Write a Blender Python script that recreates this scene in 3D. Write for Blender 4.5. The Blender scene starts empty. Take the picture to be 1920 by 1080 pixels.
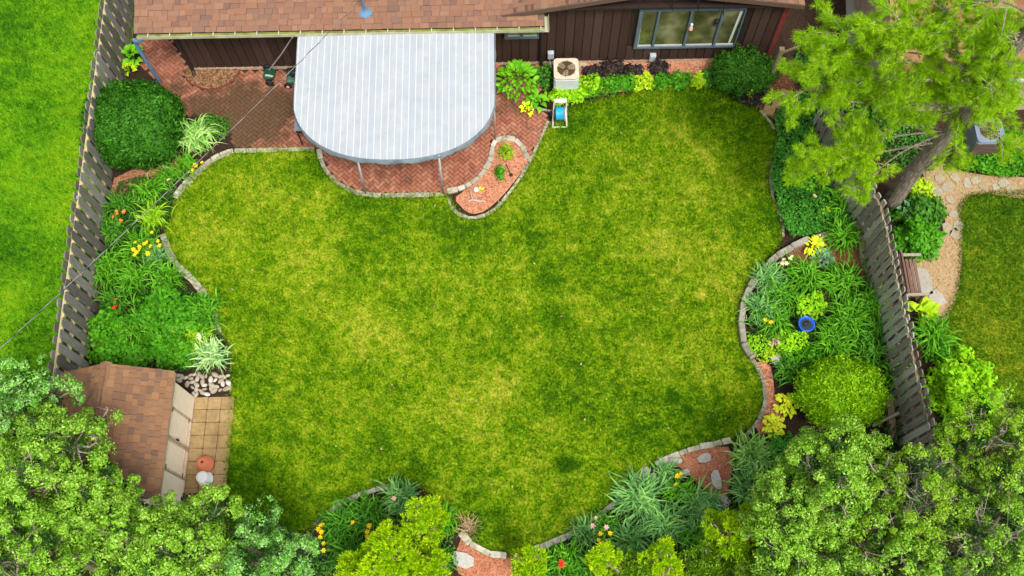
import bpy, bmesh, math, random
import numpy as np
from mathutils import Matrix, Vector, Euler
random.seed(7); RNG = np.random.default_rng(11)
R = math.radians
SC = bpy.context.scene
COL = SC.collection

# ------------------------------------------------------------------ camera, sky, sun, exposure
F_PX, NADIR, CAM_H, YAW = 1760.0, (985.0, 1241.0), 22.2, 1.2     # measured from the verticals of fence, walls and posts
d = np.array([NADIR[0]-960, NADIR[1]-540, F_PX]); d /= np.linalg.norm(d)
up_ = -d; yh = np.array([0, 0, 1.0]) - up_[2]*up_; yh /= np.linalg.norm(yh)
xh = np.cross(yh, up_)
ca, sa = math.cos(R(YAW)), math.sin(R(YAW))
ROT = np.array([[ca, -sa, 0], [sa, ca, 0], [0, 0, 1]]) @ np.array([xh, yh, up_])
cam = bpy.data.cameras.new('camera'); cam.sensor_width = 36; cam.lens = F_PX/1920*36; cam.clip_end = 2000
camo = bpy.data.objects.new('camera', cam); COL.objects.link(camo)
m = Matrix.Identity(4)
for i in range(3):
    m[i][0], m[i][1], m[i][2] = ROT[i][0], -ROT[i][1], -ROT[i][2]
m[2][3] = CAM_H
camo.matrix_world = m
SC.camera = camo

SUN_EL, SUN_AZ = 62, 150          # azimuth clockwise from +Y (north = away from the camera)
w = bpy.data.worlds.new('World'); SC.world = w; w.use_nodes = True
nt = w.node_tree; nt.nodes.clear()
sky = nt.nodes.new('ShaderNodeTexSky'); sky.sky_type = 'NISHITA'; sky.sun_disc = False
sky.sun_elevation = R(SUN_EL); sky.sun_rotation = R(SUN_AZ); sky.dust_density = 4.0; sky.air_density = 1.0
hs = nt.nodes.new('ShaderNodeHueSaturation'); hs.inputs['Saturation'].default_value = 0.35
bg = nt.nodes.new('ShaderNodeBackground'); bg.inputs['Strength'].default_value = 0.14
ow = nt.nodes.new('ShaderNodeOutputWorld')
nt.links.new(sky.outputs[0], hs.inputs['Color']); nt.links.new(hs.outputs[0], bg.inputs[0]); nt.links.new(bg.outputs[0], ow.inputs[0])
sl = bpy.data.lights.new('sun', 'SUN'); sl.energy = 1.5; sl.angle = R(16); sl.color = (1, 0.97, 0.9)
so = bpy.data.objects.new('sun', sl); COL.objects.link(so)
sdir = Vector((math.sin(R(SUN_AZ))*math.cos(R(SUN_EL)), math.cos(R(SUN_AZ))*math.cos(R(SUN_EL)), math.sin(R(SUN_EL))))
so.rotation_euler = sdir.to_track_quat('Z', 'Y').to_euler(); so.location = (0, 0, 40)
SC.view_settings.view_transform = 'Standard'; SC.view_settings.look = 'None'
SC.view_settings.exposure = 0.78; SC.view_settings.gamma = 1

# ------------------------------------------------------------------ where things stand
def G(px, py, z=0.0):
    "point at height z that the survey picture shows at (px, py)"
    v = ROT @ np.array([px-960, py-540, F_PX]); t = (z-CAM_H)/v[2]
    return Vector((v[0]*t, v[1]*t, z))
def GY(px, py, Y):
    v = ROT @ np.array([px-960, py-540, F_PX]); t = Y/v[1]
    return Vector((v[0]*t, Y, CAM_H+v[2]*t))
def PX(p):
    v = ROT.T @ (np.array(p, float)-[0, 0, CAM_H])
    return 960+F_PX*v[0]/v[2], 540+F_PX*v[1]/v[2]
def GP(pts, z=0.0): return [G(x, y, z) for x, y in pts]

# ------------------------------------------------------------------ materials
def newmat(name):
    mt = bpy.data.materials.new(name); mt.use_nodes = True
    t = mt.node_tree; t.nodes.clear()
    return mt, t
def N(t, kind, **kw):
    n = t.nodes.new(kind)
    for k, v in kw.items():
        if k in n.inputs: n.inputs[k].default_value = v
        else: setattr(n, k, v)
    return n
def L(t, a, b): t.links.new(a, b)
def ramp(t, stops, fac):
    r = t.nodes.new('ShaderNodeValToRGB'); e = r.color_ramp.elements
    while len(e) < len(stops): e.new(0.5)
    for el, (p, c) in zip(e, stops): el.position = p; el.color = (*c, 1)
    L(t, fac, r.inputs[0]); return r.outputs[0]
def noise(t, scale, detail=4, rough=0.55, vec=None, dist=0.0):
    n = N(t, 'ShaderNodeTexNoise', Scale=scale, Detail=detail, Roughness=rough, Distortion=dist)
    if vec is not None: L(t, vec, n.inputs['Vector'])
    return n.outputs['Fac']
def mixc(t, fac, a, b, mode='MIX'):
    n = N(t, 'ShaderNodeMix', data_type='RGBA', blend_type=mode)
    for s, v in ((n.inputs[0], fac), (n.inputs[6], a), (n.inputs[7], b)):
        if hasattr(v, 'links'): L(t, v, s)
        elif isinstance(v, (int, float)): s.default_value = v
        else: s.default_value = (*v, 1)
    return n.outputs[2]
def math_(t, op, a, b=None):
    n = N(t, 'ShaderNodeMath', operation=op)
    for s, v in ((n.inputs[0], a), (n.inputs[1], b)):
        if v is None: continue
        if hasattr(v, 'links'): L(t, v, s)
        else: s.default_value = v
    return n.outputs[0]
def finish(t, colour, rough=0.8, spec=0.3, bump=None, bstr=0.3, bdist=0.02, metal=0.0, trans=0.0):
    p = N(t, 'ShaderNodeBsdfPrincipled'); p.inputs['Roughness'].default_value = rough
    p.inputs['Specular IOR Level'].default_value = spec; p.inputs['Metallic'].default_value = metal
    if hasattr(colour, 'links'): L(t, colour, p.inputs['Base Color'])
    else: p.inputs['Base Color'].default_value = (*colour, 1)
    if bump is not None:
        b = N(t, 'ShaderNodeBump', Strength=bstr, Distance=bdist); L(t, bump, b.inputs['Height']); L(t, b.outputs[0], p.inputs['Normal'])
    o = N(t, 'ShaderNodeOutputMaterial'); sh = p.outputs[0]
    if trans > 0:
        tr = N(t, 'ShaderNodeBsdfTranslucent'); mx = N(t, 'ShaderNodeMixShader'); mx.inputs[0].default_value = trans
        if hasattr(colour, 'links'): L(t, colour, tr.inputs[0])
        else: tr.inputs[0].default_value = (*colour, 1)
        L(t, sh, mx.inputs[1]); L(t, tr.outputs[0], mx.inputs[2]); sh = mx.outputs[0]
    L(t, sh, o.inputs[0])
def pos(t): return N(t, 'ShaderNodeNewGeometry').outputs['Position']
def rnd(t):
    "one random number for each separate piece"
    a = N(t, 'ShaderNodeNewGeometry').outputs['Random Per Island']; b = N(t, 'ShaderNodeObjectInfo').outputs['Random']
    return math_(t, 'FRACT', math_(t, 'ADD', a, b))
def plain(name, c, rough=0.6, spec=0.4, var=0.15, scale=6.0, metal=0.0, bstr=0.15):
    mt, t = newmat(name); n = noise(t, scale, 5, 0.6, pos(t))
    col = ramp(t, [(0.3, tuple(v*(1-var) for v in c)), (0.7, tuple(min(1, v*(1+var)) for v in c))], n)
    finish(t, col, rough, spec, noise(t, scale*8, 3, 0.6, pos(t)), bstr, 0.01, metal); return mt
def pieces_mat(name, cols, rough=0.85, nscale=25.0, dirt=None, dirt_scale=1.2, dirt_at=(0.5, 0.7), spec=0.2, bstr=0.4, stains=()):
    "a colour of its own for each piece, fine grain, dirt in blotches"
    mt, t = newmat(name); k = len(cols)
    c = ramp(t, [(i/max(1, k-1), q) for i, q in enumerate(cols)], rnd(t))
    g = noise(t, nscale, 5, 0.7, pos(t)); c = mixc(t, 0.55, c, ramp(t, [(0.25, (0.45,)*3), (0.75, (1.35,)*3)], g), 'MULTIPLY')
    if dirt is not None:
        dn = noise(t, dirt_scale, 6, 0.65, pos(t), 0.6)
        for (bx, by, br, amt) in stains:
            s = N(t, 'ShaderNodeVectorMath', operation='DISTANCE'); L(t, pos(t), s.inputs[0]); s.inputs[1].default_value = G(bx, by)
            mr = N(t, 'ShaderNodeMapRange', interpolation_type='SMOOTHSTEP'); L(t, s.outputs['Value'], mr.inputs[0])
            mr.inputs[1].default_value = 0; mr.inputs[2].default_value = br; mr.inputs[3].default_value = amt*.23; mr.inputs[4].default_value = 0
            dn = math_(t, 'ADD', dn, mr.outputs[0])
        f = ramp(t, [(dirt_at[0], (0, 0, 0)), (dirt_at[1], (0.85,)*3)], dn)
        c = mixc(t, f, c, dirt)
    finish(t, c, rough, spec, g, bstr, 0.01); return mt
def leaf_mat(name, cols, rough=0.5, trans=0.25, nscale=3.0, spec=0.12):
    mt, t = newmat(name); k = len(cols)
    f = math_(t, 'ADD', math_(t, 'MULTIPLY', rnd(t), 0.55), math_(t, 'MULTIPLY', noise(t, nscale, 3, 0.5, pos(t)), 0.5))
    c = ramp(t, [(0.05+0.9*i/max(1, k-1), q) for i, q in enumerate(cols)], f)
    finish(t, c, rough, spec, trans=trans); return mt

M = {}
def lawn_mat(name, dark, mid, pale, bias=0.0, blobs=(), seed=0.0, green=None):
    mt, t = newmat(name)
    p = N(t, 'ShaderNodeVectorMath', operation='ADD'); L(t, pos(t), p.inputs[0]); p.inputs[1].default_value = (seed, seed*1.7, 0); P = p.outputs[0]
    flat = N(t, 'ShaderNodeVectorMath', operation='MULTIPLY'); L(t, P, flat.inputs[0]); flat.inputs[1].default_value = (1, 1, 0); P = flat.outputs[0]
    f = math_(t, 'MULTIPLY', noise(t, 0.33, 3, 0.5, P, 0.4), 0.45)
    f = math_(t, 'ADD', f, math_(t, 'MULTIPLY', noise(t, 1.1, 4, 0.6, P, 0.5), 0.50))
    f = math_(t, 'ADD', f, math_(t, 'MULTIPLY', noise(t, 4.5, 4, 0.65, P), 0.72))
    f = math_(t, 'ADD', f, math_(t, 'MULTIPLY', noise(t, 17.0, 4, 0.7, P), 0.85))
    f = math_(t, 'ADD', f, -0.75+bias)
    f = math_(t, 'ADD', f, math_(t, 'MULTIPLY', math_(t, 'SUBTRACT', N(t, 'ShaderNodeNewGeometry').outputs['Random Per Island'], 0.5), 0.40))
    for (bx, by, br, amt) in blobs:
        c = G(bx, by); s = N(t, 'ShaderNodeVectorMath', operation='DISTANCE'); L(t, pos(t), s.inputs[0]); s.inputs[1].default_value = c
        mr = N(t, 'ShaderNodeMapRange', interpolation_type='SMOOTHSTEP'); L(t, s.outputs['Value'], mr.inputs[0])
        mr.inputs[1].default_value = 0; mr.inputs[2].default_value = br; mr.inputs[3].default_value = (amt*1.5 if amt < 0 else amt*.9); mr.inputs[4].default_value = 0
        f = math_(t, 'ADD', f, mr.outputs[0])
    c = ramp(t, [(0.28, dark), (0.45, green or mid), (0.56, mid), (0.76, pale)], f)
    finish(t, c, 0.8, 0.05, trans=0.2); return mt
BLOBS = [(1030, 525, 0.7, -0.14), (1045, 600, 0.7, -0.15), (1030, 740, 0.7, -0.12), (1062, 872, 0.35, -0.3), (700, 400, 2.0, -0.1), (860, 430, 1.2, -0.1),
         (1120, 230, 1.5, -0.08), (1350, 200, 1.6, -0.1), (1420, 260, 1.2, -0.08), (470, 880, 1.3, -0.14), (520, 960, 1.4, -0.12), (900, 985, 1.2, -0.08),
         (400, 440, 1.6, 0.12), (480, 350, 1.2, 0.08), (1315, 555, 0.22, 0.35), (1200, 760, 1.6, -0.05), (1330, 800, 1.2, -0.12), (860, 760, 1.8, 0.08), (700, 620, 1.6, 0.08),
         (1260, 745, 0.3, -0.25), (1290, 770, 0.2, -0.2), (610, 315, 1.0, -0.15), (1180, 330, 1.5, 0.05), (1310, 330, 1.2, 0.06), (1000, 440, 1.0, -0.08), (450, 700, 0.8, -0.08), (1075, 465, .25, .25), (640, 440, .2, .2), (1150, 470, .5, .1), (930, 720, .9, .1), (1240, 440, .8, .1), (560, 520, .7, .08), (790, 560, .5, -.1), (600, 770, .5, -.1), (980, 260, .5, .1), (1390, 480, .35, .18), (1380, 560, .4, .12), (780, 880, .6, -.08), (660, 800, .8, .08)]
M['lawn'] = lawn_mat('lawn_green', (0.045, 0.14, 0.003), (0.255, 0.405, 0.004), (0.53, 0.525, 0.05), -0.025, BLOBS, green=(0.145, 0.31, 0.004))
M['lawn_l'] = lawn_mat('lawn_bright', (0.04, 0.15, 0.006), (0.18, 0.47, 0.010), (0.34, 0.53, 0.014), 0.03,
                       [(75, 240, 1.1, -0.10), (20, 40, 1.3, -0.10), (30, 470, 1.4, -0.10), (110, 520, .8, -.06), (40, 130, .8, -.05), (160, 400, 1.5, 0.1), (60, 620, 1.2, -0.08), (160, 60, 1.2, 0.06), (130, 300, 1.2, 0.08)], 31.0, green=(0.11, 0.33, 0.008))
M['lawn_r'] = lawn_mat('lawn_deep', (0.05, 0.14, 0.006), (0.155, 0.27, 0.008), (0.34, 0.38, 0.02), -0.03, [], 57.0, green=(0.10, 0.21, 0.006))
M['shrub_tuft'] = leaf_mat('coarse_grass', [(0.04, 0.15, 0.005), (0.08, 0.23, 0.006), (0.14, 0.30, 0.008)], 0.7, 0.2)
M['far'] = plain('far_ground', (0.10, 0.15, 0.03), 0.95, 0.1, 0.4, 0.4)
def mulch_mat(name, cols, scale=30):
    mt, t = newmat(name); v = N(t, 'ShaderNodeTexVoronoi', Scale=scale); L(t, pos(t), v.inputs['Vector'])
    f = math_(t, 'ADD', math_(t, 'MULTIPLY', rnd(t), 0.7), math_(t, 'MULTIPLY', v.outputs['Color'], 0.3))
    c = ramp(t, [(0.1+0.8*i/(len(cols)-1), q) for i, q in enumerate(cols)], f)
    finish(t, c, 0.9, 0.15, v.outputs['Distance'], 0.6, 0.02); return mt
M['soil'] = mulch_mat('bed_soil', [(0.014, 0.009, 0.006), (0.04, 0.023, 0.014), (0.085, 0.05, 0.03)], 22)
M['mulch'] = mulch_mat('red_mulch', [(0.275, 0.088, 0.042), (0.475, 0.182, 0.095), (0.650, 0.324, 0.189)])
M['mulch_dark'] = mulch_mat('brown_mulch', [(0.10, 0.035, 0.02), (0.24, 0.10, 0.05), (0.42, 0.22, 0.12)])
M['mulch_tan'] = mulch_mat('tan_chips', [(0.09, 0.04, 0.018), (0.24, 0.12, 0.055), (0.42, 0.25, 0.13)])
M['mulch_tan2'] = mulch_mat('path_grit', [(0.333, 0.218, 0.109), (0.414, 0.281, 0.144), (0.495, 0.361, 0.196)])
M['tan'] = plain('tan_path', (0.40, 0.30, 0.18), 0.95, 0.1, 0.35, 3.0, bstr=0.5)
M['concrete'] = plain('concrete', (0.36, 0.335, 0.28), 0.9, 0.2, 0.2, 2.0)
M['joint'] = plain('brick_joint', (0.055, 0.038, 0.026), 0.95, 0.1, 0.3, 8.0)
M['brick'] = pieces_mat('brick_paver', [(0.271, 0.092, 0.056), (0.394, 0.154, 0.093), (0.345, 0.124, 0.073), (0.456, 0.210, 0.127)], 0.85, 30, (0.075, 0.050, 0.022), 1.3, (0.55, 0.74), stains=[(420, 215, 1.5, 0.75), (480, 235, 1.3, 0.8), (520, 180, 1.3, 0.7), (350, 185, 1.0, 0.5), (540, 255, .8, .5), (960, 205, .7, .6), (440, 250, 1.0, .5), (770, 342, 0.30, .9), (735, 345, .3, .6), (480, 150, .8, .4), (400, 190, 1.2, .5), (450, 185, 1.0, .5), (500, 215, 1.0, .5), (390, 235, .9, .5), (530, 220, 1.0, .5), (460, 268, .7, .4), (310, 110, 1.0, .3), (290, 150, .8, .35), (335, 150, .7, .3)])
M['shingle'] = pieces_mat('roof_shingle', [(0.172, 0.097, 0.068), (0.254, 0.129, 0.078), (0.230, 0.113, 0.070), (0.283, 0.152, 0.090), (0.193, 0.108, 0.076), (0.263, 0.136, 0.083)], 0.9, 60)
M['shingle_dark'] = pieces_mat('shed_shingle', [(0.157, 0.094, 0.061), (0.255, 0.133, 0.069), (0.223, 0.114, 0.061), (0.295, 0.157, 0.077), (0.183, 0.102, 0.065), (0.270, 0.141, 0.071)], 0.9, 60)
M['shingle_orange'] = pieces_mat('orange_shingle', [(0.22, 0.10, 0.045), (0.30, 0.145, 0.065), (0.36, 0.19, 0.09)], 0.9, 50)
def wood_mat(name, cols, axis=2, rough=0.9, grain=9.0, lichen=None):
    mt, t = newmat(name); tc = N(t, 'ShaderNodeTexCoord').outputs['Object']
    mp = N(t, 'ShaderNodeMapping'); s = [grain*7]*3; s[axis] = grain*0.35; mp.inputs['Scale'].default_value = s
    ad = N(t, 'ShaderNodeVectorMath', operation='ADD'); L(t, tc, ad.inputs[0]); r3 = N(t, 'ShaderNodeObjectInfo').outputs['Random']
    cb = N(t, 'ShaderNodeCombineXYZ'); L(t, math_(t, 'MULTIPLY', r3, 37.0), cb.inputs[0]); L(t, math_(t, 'MULTIPLY', r3, 91.0), cb.inputs[2]); L(t, cb.outputs[0], ad.inputs[1])
    L(t, ad.outputs[0], mp.inputs['Vector']); g = noise(t, 1.0, 5, 0.65, mp.outputs[0])
    f = math_(t, 'ADD', math_(t, 'MULTIPLY', g, 0.75), math_(t, 'MULTIPLY', r3, 0.3))
    c = ramp(t, [(0.2+0.6*i/(len(cols)-1), q) for i, q in enumerate(cols)], f)
    if lichen: c = mixc(t, ramp(t, [(0.6, (0, 0, 0)), (0.72, (0.8,)*3)], noise(t, 7, 5, 0.7, pos(t))), c, lichen)
    finish(t, c, rough, 0.15, g, 0.5, 0.01); return mt
M['fence'] = wood_mat('weathered_board', [(0.062, 0.055, 0.048), (0.178, 0.162, 0.139), (0.385, 0.374, 0.344)], lichen=(0.13, 0.14, 0.06))
M['fence_r'] = wood_mat('weathered_board_brown', [(0.064, 0.051, 0.041), (0.278, 0.261, 0.208), (0.529, 0.522, 0.448)], lichen=(0.17, 0.19, 0.08))
M['rail'] = wood_mat('rail_wood', [(0.34, 0.29, 0.14), (0.55, 0.47, 0.22), (0.68, 0.6, 0.33)], axis=1)
M['rail_grey'] = wood_mat('rail_wood_grey', [(0.16, 0.14, 0.09), (0.30, 0.27, 0.19), (0.42, 0.39, 0.30)], axis=1)
M['tie'] = wood_mat('landscape_timber', [(0.12, 0.085, 0.05), (0.27, 0.21, 0.12), (0.42, 0.34, 0.22)], axis=1)
M['siding'] = wood_mat('brown_siding', [(0.030, 0.016, 0.011), (0.055, 0.030, 0.021), (0.085, 0.050, 0.037)], rough=0.85, grain=14)
M['trim'] = wood_mat('brown_trim', [(0.07, 0.04, 0.028), (0.12, 0.075, 0.052), (0.17, 0.115, 0.085)], axis=0, rough=0.75)
M['red_trim'] = plain('red_corner_board', (0.17, 0.028, 0.02), 0.7)
M['gutter'] = plain('gutter_paint', (0.40, 0.39, 0.26), 0.55, 0.4, 0.3, 3.0)
M['gutter_in'] = plain('gutter_algae', (0.20, 0.22, 0.05), 0.8, 0.2, 0.4, 5.0)
M['strap'] = plain('gutter_strap_metal', (0.48, 0.47, 0.40), 0.4, 0.5, 0.1)
M['dark_brown'] = plain('dark_brown_paint', (0.028, 0.015, 0.012), 0.6)
M['frame'] = plain('window_frame_grey', (0.10, 0.135, 0.165), 0.5, 0.4, 0.15)
M['frame_pale'] = plain('window_sash_pale', (0.55, 0.58, 0.52), 0.5, 0.4, 0.1)
M['foundation'] = plain('foundation', (0.50, 0.37, 0.25), 0.9, 0.2, 0.25, 8)
mt, t = newmat('window_glass'); p = N(t, 'ShaderNodeBsdfPrincipled'); p.inputs['Base Color'].default_value = (0.045, 0.05, 0.02, 1); p.inputs['Roughness'].default_value = 0.06; p.inputs['Specular IOR Level'].default_value = 0.8
b = N(t, 'ShaderNodeBump', Strength=0.06, Distance=0.05); L(t, noise(t, 2.5, 2, 0.5, pos(t)), b.inputs['Height']); L(t, b.outputs[0], p.inputs['Normal'])
gl = noise(t, 1.6, 3, 0.5, pos(t)); L(t, ramp(t, [(0.32, (0.04, 0.045, 0.014)), (0.5, (0.10, 0.10, 0.04)), (0.68, (0.24, 0.23, 0.12))], gl), p.inputs['Base Color'])  # lighter olive patches are reflections painted into the glass colour
o = N(t, 'ShaderNodeOutputMaterial'); L(t, p.outputs[0], o.inputs[0]); M['glass'] = mt
mt, t = newmat('awning_fabric')                                   # white pin-stripes woven into pale grey cloth
sx = N(t, 'ShaderNodeSeparateXYZ'); L(t, pos(t), sx.inputs[0])
fr = math_(t, 'FRACT', math_(t, 'MULTIPLY', math_(t, 'ADD', sx.outputs[0], 10.0), 1/0.168))
st = math_(t, 'LESS_THAN', math_(t, 'ABSOLUTE', math_(t, 'SUBTRACT', fr, 0.5)), 0.045)
base = ramp(t, [(0.3, (0.315, 0.345, 0.365)), (0.7, (0.38, 0.405, 0.42))], noise(t, 3.0, 6, 0.7, pos(t)))
wide = math_(t, 'FRACT', math_(t, 'MULTIPLY', math_(t, 'ADD', sx.outputs[0], 10.0), 1/0.98))
base = mixc(t, ramp(t, [(0.35, (0, 0, 0)), (0.5, (0.5,)*3), (0.65, (0, 0, 0))], wide), base, (0.315, 0.355, 0.395))
base = mixc(t, ramp(t, [(0.62, (0, 0, 0)), (0.75, (0.35,)*3)], noise(t, 9.0, 4, 0.7, pos(t))), base, (0.25, 0.26, 0.25))
mp = N(t, 'ShaderNodeMapping'); mp.inputs['Scale'].default_value = (5.0, .5, 1.0); L(t, pos(t), mp.inputs['Vector'])
base = mixc(t, ramp(t, [(0.5, (0, 0, 0)), (0.72, (0.22,)*3)], noise(t, 1.0, 5, 0.7, mp.outputs[0])), base, (0.27, 0.285, 0.285))
finish(t, mixc(t, st, base, (0.54, 0.55, 0.56)), 0.75, 0.25, noise(t, 60, 2, 0.5, pos(t)), 0.15, 0.005); M['awning'] = mt
mt, t = newmat('valance_fabric'); sx = N(t, 'ShaderNodeSeparateXYZ'); L(t, pos(t), sx.inputs[0])
finish(t, ramp(t, [(0.3, (0.13, 0.18, 0.215)), (0.7, (0.27, 0.33, 0.36))], noise(t, 3, 4, 0.6, pos(t))), 0.8, 0.2); M['valance'] = mt
M['post'] = plain('grey_steel_tube', (0.36, 0.37, 0.38), 0.45, 0.5, 0.1)
M['stone'] = pieces_mat('edging_stone', [(0.341, 0.310, 0.225), (0.542, 0.496, 0.388), (0.434, 0.395, 0.295), (0.651, 0.605, 0.496)], 0.9, 18, (0.15, 0.145, 0.07), 3.5, (0.45, 0.68))
M['stone_grey'] = pieces_mat('wall_stone', [(0.247, 0.227, 0.182), (0.377, 0.351, 0.286), (0.312, 0.286, 0.227), (0.429, 0.397, 0.332)], 0.9, 18, (0.11, 0.105, 0.06), 3.5, (0.45, 0.68))
M['pebble'] = pieces_mat('river_pebble', [(0.298, 0.243, 0.166), (0.442, 0.387, 0.298), (0.354, 0.287, 0.199), (0.641, 0.608, 0.552)], 0.7, 12)
M['white_rock'] = pieces_mat('pale_rock', [(0.36, 0.335, 0.28), (0.48, 0.455, 0.40)], 0.8, 14)
M['flag'] = pieces_mat('flagstone', [(0.30, 0.26, 0.17), (0.40, 0.36, 0.26), (0.35, 0.32, 0.24)], 0.9, 10, (0.36, 0.25, 0.12), 3.0, (0.5, 0.75))
M['paver'] = pieces_mat('sand_paver', [(0.310, 0.201, 0.083), (0.391, 0.270, 0.127), (0.345, 0.230, 0.099)], 0.9, 14, (0.17, 0.115, 0.045), 2.0, (0.48, 0.72))
M['shed_wall'] = plain('shed_paint', (0.85, 0.72, 0.55), 0.65, 0.3, 0.06)
M['shed_trim'] = plain('shed_trim_tan', (0.36, 0.25, 0.15), 0.7)
M['shed_trim_pale'] = plain('shed_trim_pale', (0.50, 0.38, 0.26), 0.7, 0.3, 0.2)
M['terracotta'] = plain('terracotta', (0.52, 0.16, 0.075), 0.85, 0.2, 0.12)
M['white'] = plain('white_plastic', (0.78, 0.77, 0.74), 0.5, 0.4, 0.05)
M['ac'] = plain('ac_enamel', (0.58, 0.60, 0.60), 0.45, 0.4, 0.06)
M['ac_top'] = plain('ac_rusty_top', (0.62, 0.51, 0.37), 0.6, 0.3, 0.2, 9)
M['ac_dark'] = plain('ac_dark_inside', (0.09, 0.05, 0.025), 0.8)
M['ac_fan'] = plain('ac_fan_metal', (0.30, 0.24, 0.14), 0.5, 0.4, 0.3, 9)
M['box_grey'] = plain('utility_grey', (0.42, 0.5, 0.56), 0.5)
M['hose'] = plain('blue_hose', (0.02, 0.36, 0.62), 0.4, 0.5, 0.2)
M['hose_grey'] = plain('grey_hose', (0.20, 0.15, 0.11), 0.5)
M['reel'] = plain('reel_frame', (0.62, 0.60, 0.50), 0.5)
M['black'] = plain('black_rubber', (0.012, 0.012, 0.013), 0.6)
M['mower'] = plain('mower_green', (0.012, 0.075, 0.035), 0.35, 0.5, 0.2)
M['mower_grey'] = plain('mower_grey_green', (0.06, 0.16, 0.10), 0.4, 0.5, 0.2)
M['grill'] = plain('grill_grey', (0.20, 0.25, 0.31), 0.4, 0.5)
M['cable'] = plain('cable_aluminium', (0.26, 0.25, 0.23), 0.5, 0.4, 0.3, 2.0)
M['cable_dark'] = plain('cable_black', (0.03, 0.03, 0.03), 0.5)
M['mast'] = plain('mast_blue_grey', (0.10, 0.19, 0.30), 0.5)
M['blue'] = plain('blue_glaze', (0.008, 0.11, 0.62), 0.2, 0.6, 0.2)
mt, t = newmat('bath_water'); finish(t, (0.012, 0.02, 0.03), 0.05, 0.7); M['bath_water'] = mt
M['bench'] = wood_mat('bench_wood', [(0.10, 0.055, 0.04), (0.19, 0.115, 0.085), (0.27, 0.18, 0.14)], axis=1)
M['bark'] = None
def bark_mat(name, cols, sc=5.0):
    mt, t = newmat(name); mp = N(t, 'ShaderNodeMapping'); mp.inputs['Scale'].default_value = (sc*3, sc*3, sc*0.6); L(t, pos(t), mp.inputs['Vector'])
    v = N(t, 'ShaderNodeTexVoronoi', Scale=1.0, feature='DISTANCE_TO_EDGE'); L(t, mp.outputs[0], v.inputs['Vector'])
    n = noise(t, 1.5, 5, 0.7, mp.outputs[0])
    f = math_(t, 'ADD', math_(t, 'MULTIPLY', v.outputs['Distance'], 0.6), math_(t, 'MULTIPLY', n, 0.8))
    finish(t, ramp(t, [(0.25, cols[0]), (0.5, cols[1]), (0.8, cols[2])], f), 0.95, 0.1, f, 0.9, 0.05); return mt
M['bark'] = bark_mat('pine_bark', [(0.088, 0.069, 0.053), (0.237, 0.194, 0.144), (0.413, 0.356, 0.275)])
M['twig'] = bark_mat('pale_bark', [(0.145, 0.105, 0.070), (0.290, 0.224, 0.155), (0.493, 0.399, 0.297)], 9)
# foliage
M['yew'] = leaf_mat('yew_leaf', [(0.008, 0.041, 0.004), (0.042, 0.183, 0.012), (0.097, 0.315, 0.018)], 0.5, 0.15)
M['boxdark'] = leaf_mat('dark_shrub_leaf', [(0.018, 0.073, 0.008), (0.053, 0.190, 0.014), (0.113, 0.322, 0.025)], 0.45, 0.15)
M['globe'] = leaf_mat('globe_leaf', [(0.040, 0.128, 0.002), (0.240, 0.510, 0.006), (0.432, 0.714, 0.010)], 0.55, 0.25)
M['shrub'] = leaf_mat('shrub_leaf', [(0.013, 0.075, 0.003), (0.076, 0.324, 0.010), (0.167, 0.473, 0.018)], 0.45, 0.25)
M['lime'] = leaf_mat('lime_leaf', [(0.067, 0.220, 0.003), (0.300, 0.673, 0.010), (0.540, 0.849, 0.020)], 0.5, 0.3)
M['hosta'] = leaf_mat('hosta_leaf', [(0.074, 0.322, 0.010), (0.180, 0.527, 0.016), (0.316, 0.703, 0.030)], 0.45, 0.25)
M['hosta_yellow'] = leaf_mat('yellow_leaf', [(0.557, 0.850, 0.014), (0.862, 0.950, 0.029), (0.950, 0.950, 0.087)], 0.5, 0.25)
M['hosta_lime'] = leaf_mat('chartreuse_leaf', [(0.264, 0.549, 0.008), (0.456, 0.683, 0.015), (0.624, 0.781, 0.030)], 0.5, 0.25)
M['hosta_blue'] = leaf_mat('blue_leaf', [(0.077, 0.230, 0.108), (0.154, 0.356, 0.171), (0.253, 0.483, 0.252)], 0.5, 0.2)
M['purple'] = leaf_mat('purple_leaf', [(0.013, 0.013, 0.010), (0.039, 0.030, 0.026), (0.091, 0.063, 0.055)], 0.4, 0.1)
M['lily'] = leaf_mat('lily_blade', [(0.021, 0.095, 0.005), (0.107, 0.366, 0.014), (0.228, 0.586, 0.028)], 0.4, 0.25)
M['lily_dark'] = leaf_mat('dark_lily_blade', [(0.012, 0.062, 0.005), (0.067, 0.249, 0.014), (0.150, 0.410, 0.030)], 0.4, 0.2)
M['lily_lime'] = leaf_mat('pale_lily_blade', [(0.120, 0.351, 0.010), (0.284, 0.556, 0.014), (0.480, 0.732, 0.030)], 0.45, 0.25)
M['iris'] = leaf_mat('iris_blade', [(0.031, 0.106, 0.030), (0.156, 0.397, 0.096), (0.374, 0.671, 0.160)], 0.4, 0.2)
M['variegated'] = leaf_mat('variegated_blade', [(0.072, 0.268, 0.030), (0.264, 0.549, 0.090), (0.660, 0.830, 0.300)], 0.4, 0.2)
M['silver'] = leaf_mat('silver_blade', [(0.079, 0.266, 0.080), (0.330, 0.589, 0.208), (0.818, 0.950, 0.384)], 0.4, 0.2)
M['under'] = leaf_mat('undergrowth_shade_leaf', [(0.012, 0.045, 0.008), (0.03, 0.095, 0.012), (0.06, 0.16, 0.02)], 0.6, 0.1)  # leaf tone darkened to stand in for shade between plants and sprays
M['ivy'] = leaf_mat('ivy_leaf', [(0.018, 0.110, 0.012), (0.053, 0.249, 0.020), (0.134, 0.439, 0.035)], 0.4, 0.2)
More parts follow.
